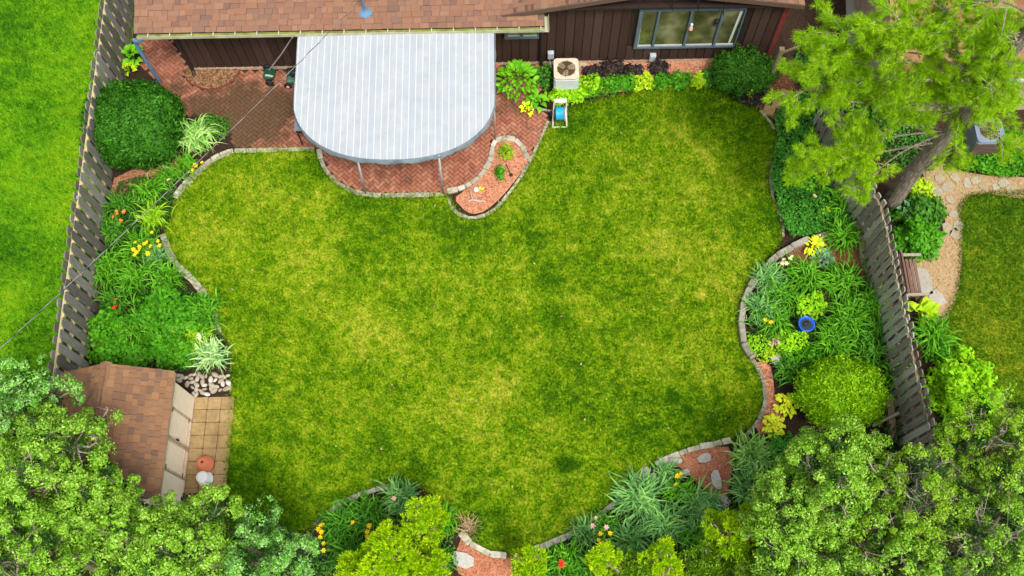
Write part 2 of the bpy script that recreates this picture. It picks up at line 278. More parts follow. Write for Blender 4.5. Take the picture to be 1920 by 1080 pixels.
M['cypress'] = leaf_mat('cypress_spray', [(0.027, 0.120, 0.006), (0.110, 0.300, 0.007), (0.270, 0.530, 0.030), (0.466, 0.698, 0.106)], 0.45, 0.25, 1.6, 0.15)
M['cypress_blue'] = leaf_mat('cypress_spray_bluish', [(0.024, 0.132, 0.010), (0.095, 0.308, 0.026), (0.225, 0.554, 0.062), (0.472, 0.846, 0.193)], 0.45, 0.25, 1.6, 0.15)
M['cypress_gold'] = leaf_mat('golden_spray', [(0.157, 0.388, 0.004), (0.437, 0.743, 0.005), (0.781, 0.874, 0.011)], 0.5, 0.3, 1.6)
M['cypress_olive'] = leaf_mat('olive_spray', [(0.059, 0.180, 0.006), (0.185, 0.378, 0.010), (0.417, 0.649, 0.023)], 0.45, 0.25, 1.6)
M['twig_pale'] = bark_mat('bleached_twig', [(0.26, 0.21, 0.15), (0.42, 0.36, 0.27), (0.58, 0.51, 0.40)], 9)
M['dead_inner'] = plain('dead_inner_needles', (0.085, 0.10, 0.03), 0.95, 0.05, 0.6, 14.0, bstr=0.8)
M['cypress_tip'] = leaf_mat('cypress_tip', [(0.17, 0.38, 0.02), (0.32, 0.54, 0.05), (0.54, 0.72, 0.22)], 0.45, 0.2)
M['cypress_blue_tip'] = leaf_mat('bluish_tip', [(0.16, 0.37, 0.07), (0.30, 0.52, 0.17), (0.55, 0.72, 0.40)], 0.45, 0.2)
M['cypress_olive_tip'] = leaf_mat('olive_tip', [(0.14, 0.30, 0.02), (0.27, 0.44, 0.05), (0.44, 0.56, 0.12)], 0.45, 0.2)
M['cypress_gold_tip'] = leaf_mat('golden_tip', [(0.383, 0.552, 0.012), (0.527, 0.644, 0.020), (0.629, 0.681, 0.040)], 0.5, 0.25)
M['pine'] = leaf_mat('pine_needle', [(0.056, 0.141, 0.003), (0.293, 0.577, 0.011), (0.675, 0.855, 0.019)], 0.45, 0.3, 0.9)
M['fl_yellow'] = leaf_mat('yellow_petal', [(0.85, 0.55, 0.01), (0.95, 0.72, 0.03)], 0.5, 0.2)
M['fl_orange'] = leaf_mat('orange_petal', [(0.85, 0.20, 0.03), (0.95, 0.36, 0.10)], 0.5, 0.2)
M['fl_red'] = leaf_mat('red_petal', [(0.80, 0.03, 0.01), (0.90, 0.08, 0.03)], 0.5, 0.2)
M['fl_pink'] = leaf_mat('pink_petal', [(0.85, 0.42, 0.30), (0.92, 0.60, 0.48)], 0.5, 0.2)
M['fl_cream'] = leaf_mat('cream_petal', [(0.85, 0.75, 0.40), (0.92, 0.85, 0.60)], 0.5, 0.2)
M['dry'] = leaf_mat('dry_leaf', [(0.35, 0.22, 0.10), (0.62, 0.48, 0.28)], 0.8, 0.1)

# ------------------------------------------------------------------ objects
def link(o): COL.objects.link(o); return o
def thing(name, label, cat, loc, group=None, kind=None):
    o = link(bpy.data.objects.new(name, None)); o.location = loc; o.empty_display_size = 0.2
    if label: o['label'] = label
    if cat: o['category'] = cat
    if group: o['group'] = group
    if kind: o['kind'] = kind
    return o
def root_of(o):
    while o.parent is not None: o = o.parent
    return o
def adopt(o, parent):
    if parent is not None:
        o.parent = parent
        o.matrix_parent_inverse = world_of(parent).inverted()
def world_of(o):
    m = Matrix.LocRotScale(o.location, o.rotation_euler, o.scale)
    return (world_of(o.parent) @ o.matrix_parent_inverse @ m) if o.parent else m
def meshobj(name, me, mat=None, parent=None, matrix=None):
    if mat is not None and not me.materials: me.materials.append(mat)
    o = link(bpy.data.objects.new(name, me))
    if matrix is not None: o.matrix_basis = matrix
    adopt(o, parent); return o
def npmesh(name, V, faces, mat=None, smooth=False):
    "mesh from numpy: V (n,3), faces (m,k) all with k corners"
    me = bpy.data.meshes.new(name); V = np.asarray(V, np.float32).reshape(-1, 3); Fc = np.asarray(faces, np.int32); k = Fc.shape[1]
    me.vertices.add(len(V)); me.vertices.foreach_set('co', V.ravel())
    me.loops.add(Fc.size); me.loops.foreach_set('vertex_index', Fc.ravel())
    me.polygons.add(len(Fc)); me.polygons.foreach_set('loop_start', np.arange(0, Fc.size, k, dtype=np.int32)); me.polygons.foreach_set('loop_total', np.full(len(Fc), k, np.int32))
    if smooth: me.polygons.foreach_set('use_smooth', np.ones(len(Fc), bool))
    me.update(calc_edges=True)
    if mat is not None: me.materials.append(mat)
    return me
class MB:
    def __init__(s): s.v = []; s.f = []
    def add(s, vs, fs):
        k = len(s.v); s.v += [tuple(v) for v in vs]; s.f += [tuple(i+k for i in f) for f in fs]; return s
    def box(s, x0, x1, y0, y1, z0, z1, bev=0.0, mat=None):
        return s.obox(Vector(((x0+x1)/2, (y0+y1)/2, (z0+z1)/2)), (x1-x0, y1-y0, z1-z0), mat, bev)
    def obox(s, c, size, rot=None, bev=0.0):
        bm = bmesh.new(); bmesh.ops.create_cube(bm, size=1)
        for v in bm.verts: v.co = Vector((v.co.x*size[0], v.co.y*size[1], v.co.z*size[2]))
        if bev > 0: bmesh.ops.bevel(bm, geom=bm.edges[:]+bm.verts[:], offset=bev, segments=1, affect='EDGES')
        bm.verts.index_update()
        vs = [((rot @ v.co) if rot is not None else v.co)+Vector(c) for v in bm.verts]; fs = [[v.index for v in f.verts] for f in bm.faces]
        bm.free(); return s.add(vs, fs)
    def bar(s, a, b, wx, wy, upv=(0, 0, 1)):
        "box from a to b"
        a, b = Vector(a), Vector(b); z = (b-a); ln = z.length; z.normalize(); u = Vector(upv)
        if abs(z.dot(u)) > 0.98: u = Vector((0, 1, 0))
        x = u.cross(z).normalized(); y = z.cross(x); rot = Matrix((x, y, z)).transposed()
        return s.obox((a+b)/2, (wx, wy, ln), rot)
    def tube(s, pts, r, n=8, cap=True):
        pts = [Vector(p) for p in pts]; rs = r if isinstance(r, (list, tuple)) else [r]*len(pts)
        k = len(s.v); prev = None
        for i, p in enumerate(pts):
            dr = (pts[min(i+1, len(pts)-1)]-pts[max(i-1, 0)]).normalized()
            if prev is None:
                u = Vector((0, 0, 1)) if abs(dr.z) < 0.9 else Vector((1, 0, 0)); x = u.cross(dr).normalized()
            else: x = (prev-dr*prev.dot(dr)).normalized()
            prev = x; y = dr.cross(x)
            for j in range(n):
                a = 2*math.pi*j/n; s.v.append(tuple(p+(x*math.cos(a)+y*math.sin(a))*rs[i]))
        for i in range(len(pts)-1):
            for j in range(n):
                s.f.append((k+i*n+j, k+i*n+(j+1) % n, k+(i+1)*n+(j+1) % n, k+(i+1)*n+j))
        if cap:
            s.f.append(tuple(k+j for j in reversed(range(n)))); s.f.append(tuple(k+(len(pts)-1)*n+j for j in range(n)))
        return s
    def lathe(s, c, prof, n=24, rot=None):
        k = len(s.v); c = Vector(c)
        for r, z in prof:
            for j in range(n):
                a = 2*math.pi*j/n; v = Vector((r*math.cos(a), r*math.sin(a), z)); s.v.append(tuple(((rot @ v) if rot is not None else v)+c))
        for i in range(len(prof)-1):
            for j in range(n): s.f.append((k+i*n+j, k+i*n+(j+1) % n, k+(i+1)*n+(j+1) % n, k+(i+1)*n+j))
        s.f.append(tuple(k+j for j in reversed(range(n)))); s.f.append(tuple(k+(len(prof)-1)*n+j for j in range(n)))
        return s
    def prism(s, poly, z0, z1):
        n = len(poly); vs = [(p[0], p[1], z0) for p in poly]+[(p[0], p[1], z1) for p in poly]
        return s.add(vs, [tuple(range(n))[::-1], tuple(range(n, 2*n))]+[(i, (i+1) % n, n+(i+1) % n, n+i) for i in range(n)])
    def build(s, name, mat, parent=None, smooth=False, label=None, cat=None, kind=None, group=None, loc=None):
        me = bpy.data.meshes.new(name); vs = s.v
        if loc is not None: vs = [(a-loc[0], b-loc[1], c-loc[2]) for a, b, c in vs]
        me.from_pydata(vs, [], s.f); me.update()
        bm = bmesh.new(); bm.from_mesh(me); bmesh.ops.recalc_face_normals(bm, faces=bm.faces[:]); bm.to_mesh(me); bm.free()
        if smooth: me.polygons.foreach_set('use_smooth', [True]*len(me.polygons))
        o = meshobj(name, me, mat, parent)
        if loc is not None and parent is None: o.location = loc
        for k, v in (('label', label), ('category', cat), ('kind', kind), ('group', group)):
            if v: o[k] = v
        return o

def inside(pts, poly):
    "pts (n,2) in polygon"
    x, y = pts[:, 0], pts[:, 1]; c = np.zeros(len(pts), bool); n = len(poly)
    for i in range(n):
        (x0, y0), (x1, y1) = poly[i][:2], poly[(i+1) % n][:2]
        if y0 == y1: continue
        c ^= ((y0 > y) != (y1 > y)) & (x < (x1-x0)*(y-y0)/(y1-y0)+x0)
    return c
def smooth_path(pts, sub=4, closed=False):
    pts = [Vector(p) for p in pts]; n = len(pts); out = []
    rng = range(n if closed else n-1)
    for i in rng:
        p0 = pts[(i-1) % n] if closed or i > 0 else pts[0]; p1 = pts[i]; p2 = pts[(i+1) % n]
        p3 = pts[(i+2) % n] if closed or i+2 < n else pts[-1]
        for k in range(sub):
            t = k/sub
            out.append(0.5*((2*p1)+(p2-p0)*t+(2*p0-5*p1+4*p2-p3)*t*t+(3*p1-p0-3*p2+p3)*t**3))
    if not closed: out.append(pts[-1])
    return out
def sheet(name, poly, z, mat, kind='structure', label=None, cat=None):
    bm = bmesh.new(); vs = [bm.verts.new((p[0], p[1], z)) for p in poly]
    es = [bm.edges.new((vs[i], vs[(i+1) % len(vs)])) for i in range(len(vs))]
    bmesh.ops.triangle_fill(bm, edges=es, use_beauty=True)
    for f in bm.faces:
        if f.normal.z < 0: f.normal_flip()
    me = bpy.data.meshes.new(name); bm.to_mesh(me); bm.free()
    o = meshobj(name, me, mat); o['kind'] = kind
    if label: o['label'] = label
    return o
def scatter(poly, n):
    P = np.array([[p[0], p[1]] for p in poly]); lo, hi = P.min(0), P.max(0); out = []; got = 0
    while got < n:
        q = lo+RNG.random((n*2, 2))*(hi-lo); q = q[inside(q, [tuple(p) for p in P])]; out.append(q); got += len(q)
    return np.concatenate(out)[:n]
def area(poly):
    s = 0
    for i in range(len(poly)): a, b = poly[i], poly[(i+1) % len(poly)]; s += a[0]*b[1]-a[1]*b[0]
    return abs(s)/2
def grass(name, poly, per_m2, mat, label, h=0.06, wdt=0.02, lean=0.8, exclude=()):
    q = scatter(poly, int(area(poly)*per_m2))
    for ex in exclude: q = q[~inside(q, ex)]
    n = len(q); a = RNG.random(n)*2*np.pi; b = a+RNG.normal(0, 1.2, n); hh = h*(0.5+RNG.random(n)); ww = wdt*(0.6+0.8*RNG.random(n))
    ln = hh*lean*(0.3+1.2*RNG.random(n))
    base = np.c_[q, np.full(n, 0.018)]; sd = np.c_[np.cos(a)*ww/2, np.sin(a)*ww/2, np.zeros(n)]
    tip = base+np.c_[np.cos(b)*ln, np.sin(b)*ln, hh]
    V = np.stack([base-sd, base+sd, tip], 1)
    o = meshobj(name, npmesh(name, V, np.arange(3*n).reshape(-1, 3), mat)); o['kind'] = 'stuff'; o['label'] = label; o['category'] = 'grass'
    return o
def leaves(C, Nrm, size, jitter=0.6, aspect=0.55, fold=0.15, axis=None):
    "diamond leaves: C centres (n,3), Nrm preferred normals"
    n = len(C); nn = Nrm+RNG.normal(0, jitter, (n, 3)); nn /= np.linalg.norm(nn, axis=1)[:, None]+1e-9
    r = RNG.normal(0, 1, (n, 3)); u = np.cross(nn, r); u /= np.linalg.norm(u, axis=1)[:, None]+1e-9; v = np.cross(nn, u)
    if axis is not None:
        u = axis+RNG.normal(0, .35, (n, 3)); u /= np.linalg.norm(u, axis=1)[:, None]; v = np.cross(nn, u); v /= np.linalg.norm(v, axis=1)[:, None]+1e-9
    s = (size*(0.6+0.8*RNG.random(n)))[:, None]
    V = np.stack([C-u*s*0.5, C+v*s*aspect*0.5+nn*s*fold, C+u*s*0.5, C-v*s*aspect*0.5+nn*s*fold], 1)
    return V
def leafobj(name, V, mat, parent):
    n = V.shape[0]; return meshobj(name, npmesh(name, V, np.arange(4*n).reshape(-1, 4), mat), None, parent)
def sphere_dirs(n, zmin=-1.0):
    z = zmin+(1-zmin)*RNG.random(n); a = RNG.random(n)*2*np.pi; r = np.sqrt(np.maximum(0, 1-z*z))
    return np.c_[r*np.cos(a), r*np.sin(a), z]
def piece_set(mats, unit, name, parent, mat, limit=300, stuff_name=None):
    "mats: matrices of alike pieces; the largest in view become objects, the rest one joined part"
    def score(mx):
        p = mx.translation; x, y = PX(p)
        inn = -20 < x < 1940 and -20 < y < 1100
        return (0 if inn else 1, (p-Vector((0, 0, CAM_H))).length)
    order = sorted(range(len(mats)), key=lambda i: score(mats[i]))
    unit.materials.clear(); unit.materials.append(mat)
    inv = world_of(parent).inverted() if parent else Matrix()
    for i in order[:limit]:
        o = link(bpy.data.objects.new(name, unit)); o.matrix_basis = mats[i]
        if parent: o.parent = parent; o.matrix_parent_inverse = inv
    rest = order[limit:]
    if rest:
        k = len(unit.vertices); co = np.empty(k*3, np.float32); unit.vertices.foreach_get('co', co); co = np.c_[co.reshape(-1, 3), np.ones(k)]
        fs = [list(p.vertices) for p in unit.polygons]; V = []; Fq = []
        for j, i in enumerate(rest):
            V.append((co @ np.array(mats[i]).T)[:, :3]); Fq += [[a+j*k for a in f] for f in fs]
        me = bpy.data.meshes.new(stuff_name); me.from_pydata(np.concatenate(V).tolist(), [], Fq); me.update()
        o = meshobj(stuff_name, me, mat, parent); o['kind'] = 'stuff'
def unit_box(name='unit', bev=0.0):
    b = MB().obox((0, 0, 0), (1, 1, 1), None, bev); me = bpy.data.meshes.new(name); me.from_pydata(b.v, [], b.f); me.update(); return me
def frame_mx(o, x, y, z, s):
    m = Matrix((x, y, z)).transposed().to_4x4() @ Matrix.Diagonal((s[0], s[1], s[2], 1)); m.translation = o; return m
ROCKS = []
for k in range(8):
    bm = bmesh.new(); bmesh.ops.create_icosphere(bm, subdivisions=2, radius=0.5)
    ph = [random.random()*9 for _ in range(4)]
    for v in bm.verts:
        c = v.co; f = 1+0.08*math.sin(5*c.x+ph[0])+0.07*math.sin(6*c.y+ph[1])+0.06*math.sin(7*c.z+ph[2]); v.co = c*f
    me = bpy.data.meshes.new('rock_shape'); bm.to_mesh(me); bm.free(); ROCKS.append(me)
    me.polygons.foreach_set('use_smooth', [True]*len(me.polygons))
def rock_copy(mat):
    me = random.choice(ROCKS).copy(); me.materials.append(mat); return me

# ================================================================== SETTING
sheet('ground', [(-300, -300), (300, -300), (300, 300), (-300, 300)], -0.06, M['far'])
yard = [(-10.9, -4), (8.95, -4), (8.9, 10), (8.5, 12.5), (7.6, 13.6), (7.6, 24), (-11.0, 24)]
sheet('garden_bed', yard, 0.0, M['soil'])
LAWN_PX = [(440, 288), (520, 284), (588, 284), (604, 318), (625, 340), (660, 360), (700, 368), (770, 368), (832, 368), (846, 382), (856, 400), (878, 412), (905, 410), (932, 394), (958, 366), (982, 330), (1003, 290),
           (1028, 240), (1058, 212), (1095, 196), (1150, 184), (1230, 172), (1310, 168), (1350, 176), (1390, 192), (1425, 212), (1445, 240), (1458, 268), (1445, 300), (1437, 335), (1446, 375), (1462, 412), (1462, 452), (1438, 490),
           (1404, 535), (1384, 585), (1388, 635), (1410, 680), (1428, 725), (1424, 775), (1388, 815), (1340, 832), (1285, 846), (1220, 876), (1168, 930), (1120, 968), (1070, 998), (1010, 1026), (955, 1040), (905, 1034), (868, 1004),
           (840, 958), (800, 918), (745, 906), (690, 922), (640, 948), (585, 985), (520, 1010), (425, 1010), (424, 905), (432, 800), (436, 735), (438, 690), (428, 640), (408, 600), (384, 550), (348, 512), (318, 470), (312, 435), (322, 405), (334, 372), (365, 335), (400, 308)]
LAWN = smooth_path(GP(LAWN_PX), 2, True)
sheet('lawn', LAWN, 0.016, M['lawn'])
grass('lawn_grass', LAWN, 2300, M['lawn'], 'short yellow green mown grass of the main back lawn')
def edge_grass(name, poly, mat, label, per_m=300):
    P = [Vector((p[0], p[1], 0)) for p in poly]; q = []
    for a, b in zip(P, P[1:]+P[:1]):
        k = int((b-a).length*per_m); t_ = RNG.random(k)[:, None]; q.append(np.array(a)[None, :2]*(1-t_)+np.array(b)[None, :2]*t_)
    q = np.concatenate(q)+RNG.normal(0, .045, (sum(len(v) for v in q), 2)); n = len(q)
    a = RNG.random(n)*2*np.pi; b = RNG.random(n)*2*np.pi; hh = .05+.07*RNG.random(n); base = np.c_[q, np.full(n, .01)]
    sd = np.c_[np.cos(a)*.01, np.sin(a)*.01, np.zeros(n)]; tip = base+np.c_[np.cos(b)*hh*.7, np.sin(b)*hh*.7, hh]
    o = meshobj(name, npmesh(name, np.stack([base-sd, base+sd, tip], 1), np.arange(3*n).reshape(-1, 3), mat)); o['kind'] = 'stuff'; o['label'] = label; o['category'] = 'grass'
def tufts(name, poly, n, mat, label):
    q = scatter(poly, n); k = 26; c = np.repeat(q, k, 0); N_ = len(c); sz = np.repeat(.03+.05*RNG.random(n), k); c = c+RNG.normal(0, 1, (N_, 2))*sz[:, None]
    a = RNG.random(N_)*2*np.pi; b = RNG.random(N_)*2*np.pi; hh = .05+.05*RNG.random(N_); base = np.c_[c, np.full(N_, .018)]; sd = np.c_[np.cos(a)*.009, np.sin(a)*.009, np.zeros(N_)]
    tip = base+np.c_[np.cos(b)*hh*.8, np.sin(b)*hh*.8, hh]
    o = meshobj(name, npmesh(name, np.stack([base-sd, base+sd, tip], 1), np.arange(3*N_).reshape(-1, 3), mat)); o['kind'] = 'stuff'; o['label'] = label; o['category'] = 'grass'
tufts('coarse_grass', LAWN, 520, M['shrub_tuft'], 'darker coarse grass tufts and weeds dotted over the main lawn')
tufts('clover', [(-16.5, 3), (-10.9, 3), (-11.1, 18.6), (-16.5, 18.6)], 900, M['lawn_l'], 'clover and coarse tufts in the lawn outside the left fence')
edge_grass('edge_grass', LAWN, M['lawn'], 'longer ragged grass along the edge of the main lawn')
LL = [(-60, -20), (-10.98, -20), (-10.98, 6), (-11.0, 12), (-11.15, 17), (-11.2, 30), (-60, 30)]
sheet('neighbour_lawn', LL, -0.02, M['lawn_l'])
LLv = [(-16.5, 1), (-10.7, 1), (-10.98, 12), (-11.1, 18.6), (-16.5, 18.6)]
grass('neighbour_grass', LLv, 2300, M['lawn_l'], 'bright green grass of the lawn outside the left fence', 0.06, 0.02)
RL_PX = [(1815, 368), (1920, 362), (2100, 360), (2100, 1000), (1800, 1000), (1780, 700), (1762, 640), (1768, 600), (1790, 560), (1800, 500), (1800, 440), (1798, 400)]
RL = smooth_path(GP(RL_PX), 2, True)
sheet('side_garden', [(8.95, -4), (40, -4), (40, 30), (7.6, 30), (7.6, 13.6), (8.5, 12.5), (8.9, 10)], -0.004, M['soil'])
edge_grass('edge_grass', RL, M['lawn_r'], 'longer ragged grass along the edge of the right lawn')
sheet('side_lawn', RL, 0.012, M['lawn_r'])
grass('side_grass', RL, 2000, M['lawn_r'], 'deep green grass of the lawn beyond the right fence')
PATH_PX = [(1735, 300), (1800, 320), (1850, 330), (1930, 335), (1930, 372), (1880, 368), (1820, 366), (1800, 400), (1803, 440), (1802, 500), (1792, 560), (1770, 600), (1735, 595), (1715, 560), (1705, 500), (1735, 470), (1765, 440), (1770, 390), (1735, 350)]
sheet('garden_path', smooth_path(GP(PATH_PX), 2, True), 0.022, M['tan'])
o_ = None
sheet('side_walk', GP([(1585, -20), (1690, -20), (1700, 160), (1650, 210), (1590, 130)]), 0.008, M['concrete'])

# mulch sheets with loose chips
def mulch(name, px, mat, n, label, z=0.02, size=0.05):
    poly = smooth_path(GP(px), 2, True); sheet(name+'_bed', poly, z, mat)
    q = scatter(poly, n); C = np.c_[q, z+0.012+0.02*RNG.random(n)]
    V = leaves(C, np.tile([0, 0, 1.0], (n, 1)), np.full(n, size), 0.45, 0.4, 0.0)
    o = leafobj(name+'_chips', V, mat, None); o['kind'] = 'stuff'; o['label'] = label; o['category'] = 'mulch'
mulch('patio_mulch', [(932, 268), (960, 262), (982, 280), (990, 302), (965, 340), (935, 375), (905, 398), (880, 400), (862, 385), (855, 370), (890, 345), (920, 310)], M['mulch'], 2600, 'orange red wood chips in the teardrop bed beside the brick patio')
mulch('house_mulch', [(1085, 120), (1200, 114), (1320, 108), (1345, 120), (1330, 165), (1300, 160), (1200, 168), (1090, 175)], M['mulch'], 2600, 'orange red wood chips along the foundation under the window')
mulch('path_mulch', [(1420, 200), (1440, 150), (1470, 140), (1490, 165), (1485, 200), (1455, 225)], M['mulch_dark'], 900, 'brown mulch round the stepping slabs at the house corner')
mulch('corner_mulch', [(1262, 860), (1300, 845), (1365, 838), (1372, 880), (1362, 930), (1330, 925), (1290, 890)], M['mulch'], 1500, 'orange red wood chips round pale flat stones in the lower bed')
mulch('edge_mulch', [(1420, 680), (1445, 688), (1452, 740), (1470, 790), (1440, 815), (1415, 800), (1436, 750)], M['mulch'], 900, 'orange red wood chips between the curved edging and the globe shrub')
mulch('raised_mulch', [(1470, 480), (1520, 452), (1600, 440), (1625, 500), (1640, 600), (1600, 600), (1500, 540), (1450, 540)], M['mulch_dark'], 1400, 'brown mulch between the lilies in the raised bed', 0.03)
mulch('hedge_mulch', [(215, 335), (300, 300), (335, 285), (340, 310), (320, 340), (250, 380), (215, 380)], M['mulch_dark'], 900, 'dark brown mulch below the big clipped yew')
mulch('path_gravel', PATH_PX, M['mulch_tan2'], 4200, 'loose tan gravel and grit on the curved path by the bench', 0.03, 0.035)
mulch('lower_mulch', [(865, 1010), (905, 1035), (960, 1045), (1000, 1040), (980, 1075), (880, 1085), (855, 1060)], M['mulch'], 800, 'orange red chips behind the edging at the bottom of the lawn')

# ------------------------------------------------------------------ brick patio, herringbone
PATIO_PX = [(262, 50), (305, 60), (330, 90), (350, 118), (362, 136), (600, 130), (1032, 120), (1000, 195), (1030, 222), (1022, 245), (1005, 280), (992, 305), (980, 275), (958, 258), (925, 262), (922, 295), (900, 330), (870, 350), (838, 362), (770, 364), (690, 364), (655, 352), (622, 330), (606, 300), (598, 280), (440, 280), (432, 250), (380, 220), (335, 215), (300, 160), (262, 120)]
PATIO = [tuple(G(x, y)[:2]) for x, y in PATIO_PX]
patio = sheet('brick_patio', PATIO, 0.012, M['joint'])
BL, BW, GAP = 0.2, 0.1, 0.013
mats = []
c45, s45 = math.cos(R(45)), math.sin(R(45))
o0 = Vector((-4.5, 13.2, 0))
for i in range(-70, 70):
    for j in range(-25, 25):
        # herringbone lattice in units of the brick's width
        for kind in (0, 1):
            ux = i+4*j*0; a = i
            bx, by = (a, a) if kind == 0 else (a, a)
            x = a+4*j; y = a
            if kind == 0: cx, cy, lx, ly = x+1.0, y+0.5, 2, 1
            else: cx, cy, lx, ly = x+0.5+0.0, y+2.0, 1, 2
            wx, wy = cx*BW, cy*BW
            p = Vector((o0.x+wx*c45-wy*s45, o0.y+wx*s45+wy*c45, 0.018))
            if not (-11 < p.x < 1.5 and 11 < p.y < 17): continue
            mats.append((p, lx, ly))
ctr = np.array([[p.x, p.y] for p, _, _ in mats]); mask = inside(ctr, PATIO)
HALF_BED = [tuple(G(x, y)[:2]) for x, y in [(345, 132), (350, 148), (365, 160), (390, 168), (418, 163), (438, 150), (450, 131)]]
mask &= ~inside(ctr, HALF_BED)
mats = [mats[i] for i in np.where(mask)[0]]
mx = []
for p, lx, ly in mats:
    rz = R(45)+(0 if lx == 2 else R(90))
    tilt = Euler((random.gauss(0, 0.012), random.gauss(0, 0.012), rz+random.gauss(0, 0.012)))
    mx.append(Matrix.LocRotScale(p+Vector((0, 0, random.gauss(0, 0.002))), tilt, Vector((BL-GAP, BW-GAP, 0.03))))
# the bricks in the open (not under the awning) show largest
def open_sky(q): return not (-5.6 < q.translation.x < -0.55 and q.translation.y > 12.2)
mx.sort(key=lambda q: 0 if open_sky(q) else 1)
ub = unit_box('brick_shape', 0.06)
near = [q for q in mx if open_sky(q)]; hid = [q for q in mx if not open_sky(q)]
near.sort(key=lambda q: q.translation.y)
piece_set(near[:300], ub, 'brick', patio, M['brick'], 300, 'brick_field')
piece_set(near[300:]+hid, ub, 'brick', patio, M['brick'], 0, 'brick_field')
mulch('half_round', [(345, 131), (350, 148), (365, 160), (390, 167), (418, 162), (438, 150), (448, 131), (400, 128)], M['mulch_tan'], 900, 'dry tan wood chips in the half round bed against the house wall', 0.035, 0.085)
hb = smooth_path(GP([(345, 132), (350, 148), (365, 160), (390, 168), (418, 163), (438, 150), (450, 131)], 0.04), 4)
MB().tube(hb, 0.022, 6).build('bed_edging', M['red_trim'], None, True, 'thin reddish curved edging of the half round chip bed at the house wall', 'edging')

# ------------------------------------------------------------------ stone edging
def edging(name, px, label, mat, ln=0.24, wd=0.15, ht=0.10, z=0.0, sub=6, group=None):
    path = smooth_path(GP(px), sub); root = thing(name, label, 'edging', path[0], group)
    inv = world_of(root).inverted(); acc = [0.0]
    for a, b in zip(path, path[1:]): acc.append(acc[-1]+(b-a).length)
    def at(s):
        for i in range(len(acc)-1):
            if acc[i+1] >= s: t = (s-acc[i])/max(1e-6, acc[i+1]-acc[i]); return path[i].lerp(path[i+1], t)
        return path[-1]
    s = 0
    ub = unit_box('stone_shape', 0.09); ub.materials.append(mat)
    while s < acc[-1]-0.05:
        l = min(ln*random.uniform(0.75, 1.3), acc[-1]-s); a, b = at(s), at(s+l); dv = b-a
        rz = math.atan2(dv.y, dv.x)
        hh = ht*random.uniform(0.8, 1.15)
        mxx = Matrix.LocRotScale((a+b)/2+Vector((0, 0, z+hh/2-0.01)), Euler((random.gauss(0, 0.03), random.gauss(0, 0.03), rz+random.gauss(0, 0.03))), Vector((dv.length-0.012, wd*random.uniform(0.68, 1.0), hh*random.uniform(.8, 1.1))))
        o = link(bpy.data.objects.new('stone', ub)); o.matrix_basis = mxx; o.parent = root; o.matrix_parent_inverse = inv
        s += l
    return root
edging('stone_edging', [(440, 284), (480, 283), (530, 282), (590, 280)], 'straight row of pale stones between left patio and lawn', M['stone'], 0.32, 0.15, 0.06)
edging('stone_edging', [(598, 280), (604, 306), (620, 332), (650, 354), (690, 366), (760, 367), (832, 365)], 'pale stone edging curving round the front of the herringbone patio', M['stone'], 0.3, 0.15, 0.06)
edging('stone_edging', [(838, 360), (870, 352), (898, 334), (918, 305), (924, 275), (932, 263), (955, 260), (975, 270), (990, 300)], 'pale stone edging between the patio bricks and the teardrop mulch bed', M['stone'], 0.24, 0.16, 0.08)
edging('stone_edging', [(840, 372), (850, 395), (872, 408), (895, 409), (925, 396), (952, 366), (978, 330), (998, 294), (1015, 258), (1028, 228)], 'narrow pale stone edging on the lawn side of the teardrop mulch bed', M['stone'], 0.3, 0.10, 0.06)
edging('stone_edging', [(328, 372), (345, 350), (365, 330), (392, 306), (418, 290), (438, 284)], 'pale stone edging from the striped grass clump round the lawn corner', M['stone'], 0.26, 0.22, 0.06)
edging('stone_edging', [(306, 440), (316, 470), (334, 500), (356, 520), (378, 545), (396, 575), (404, 600), (412, 628)], 'pale rubble edging between the yellow lilies and the lawn', M['stone'], 0.22, 0.2, 0.07)
edging('stone_wall', [(1512, 452), (1478, 470), (1445, 492), (1412, 530), (1392, 570), (1387, 605), (1392, 645), (1410, 675)], 'curved low grey stone wall round the lawn side of the raised bed', M['stone_grey'], 0.42, 0.2, 0.22)
edging('stone_edging', [(1410, 675), (1428, 705), (1434, 750), (1424, 785), (1400, 815)], 'narrow grey edging beside the mulch strip below the raised bed', M['stone_grey'], 0.3, 0.11, 0.07)
edging('stone_edging', [(1370, 826), (1340, 833), (1300, 842), (1262, 856), (1228, 872)], 'row of rounded pale stones above the red mulch corner', M['stone'], 0.26, 0.16, 0.10)
edging('stone_edging', [(1216, 878), (1180, 918), (1140, 956), (1100, 985), (1060, 1008), (1010, 1028), (985, 1036)], 'long flat grey edging slabs in front of the blue green irises', M['stone_grey'], 0.5, 0.17, 0.12)
edging('stone_edging', [(950, 1042), (925, 1040), (898, 1034), (880, 1018), (862, 996)], 'short pale edging slabs beside the wispy pale plant', M['stone'], 0.45, 0.18, 0.12)
edging('stone_edging', [(590, 985), (625, 955), (665, 932), (705, 918), (745, 910)], 'brown grey edging half hidden by the dark lilies', M['stone_grey'], 0.35, 0.15, 0.09)
edging('stone_edging', [(1448, 300), (1444, 340), (1452, 380), (1466, 415), (1468, 445)], 'thin mossy edging between lawn and dark ground cover', M['stone_grey'], 0.3, 0.08, 0.05)
edging('stone_edging', [(1425, 208), (1442, 228), (1452, 244)], 'short pale edging at the end of the stepping slabs', M['stone'], 0.3, 0.10, 0.05)
edging('stone_edging', [(1000, 203), (1018, 206), (1040, 210)], 'few pale stones where the hosta bed meets the patio', M['stone'], 0.2, 0.09, 0.05)
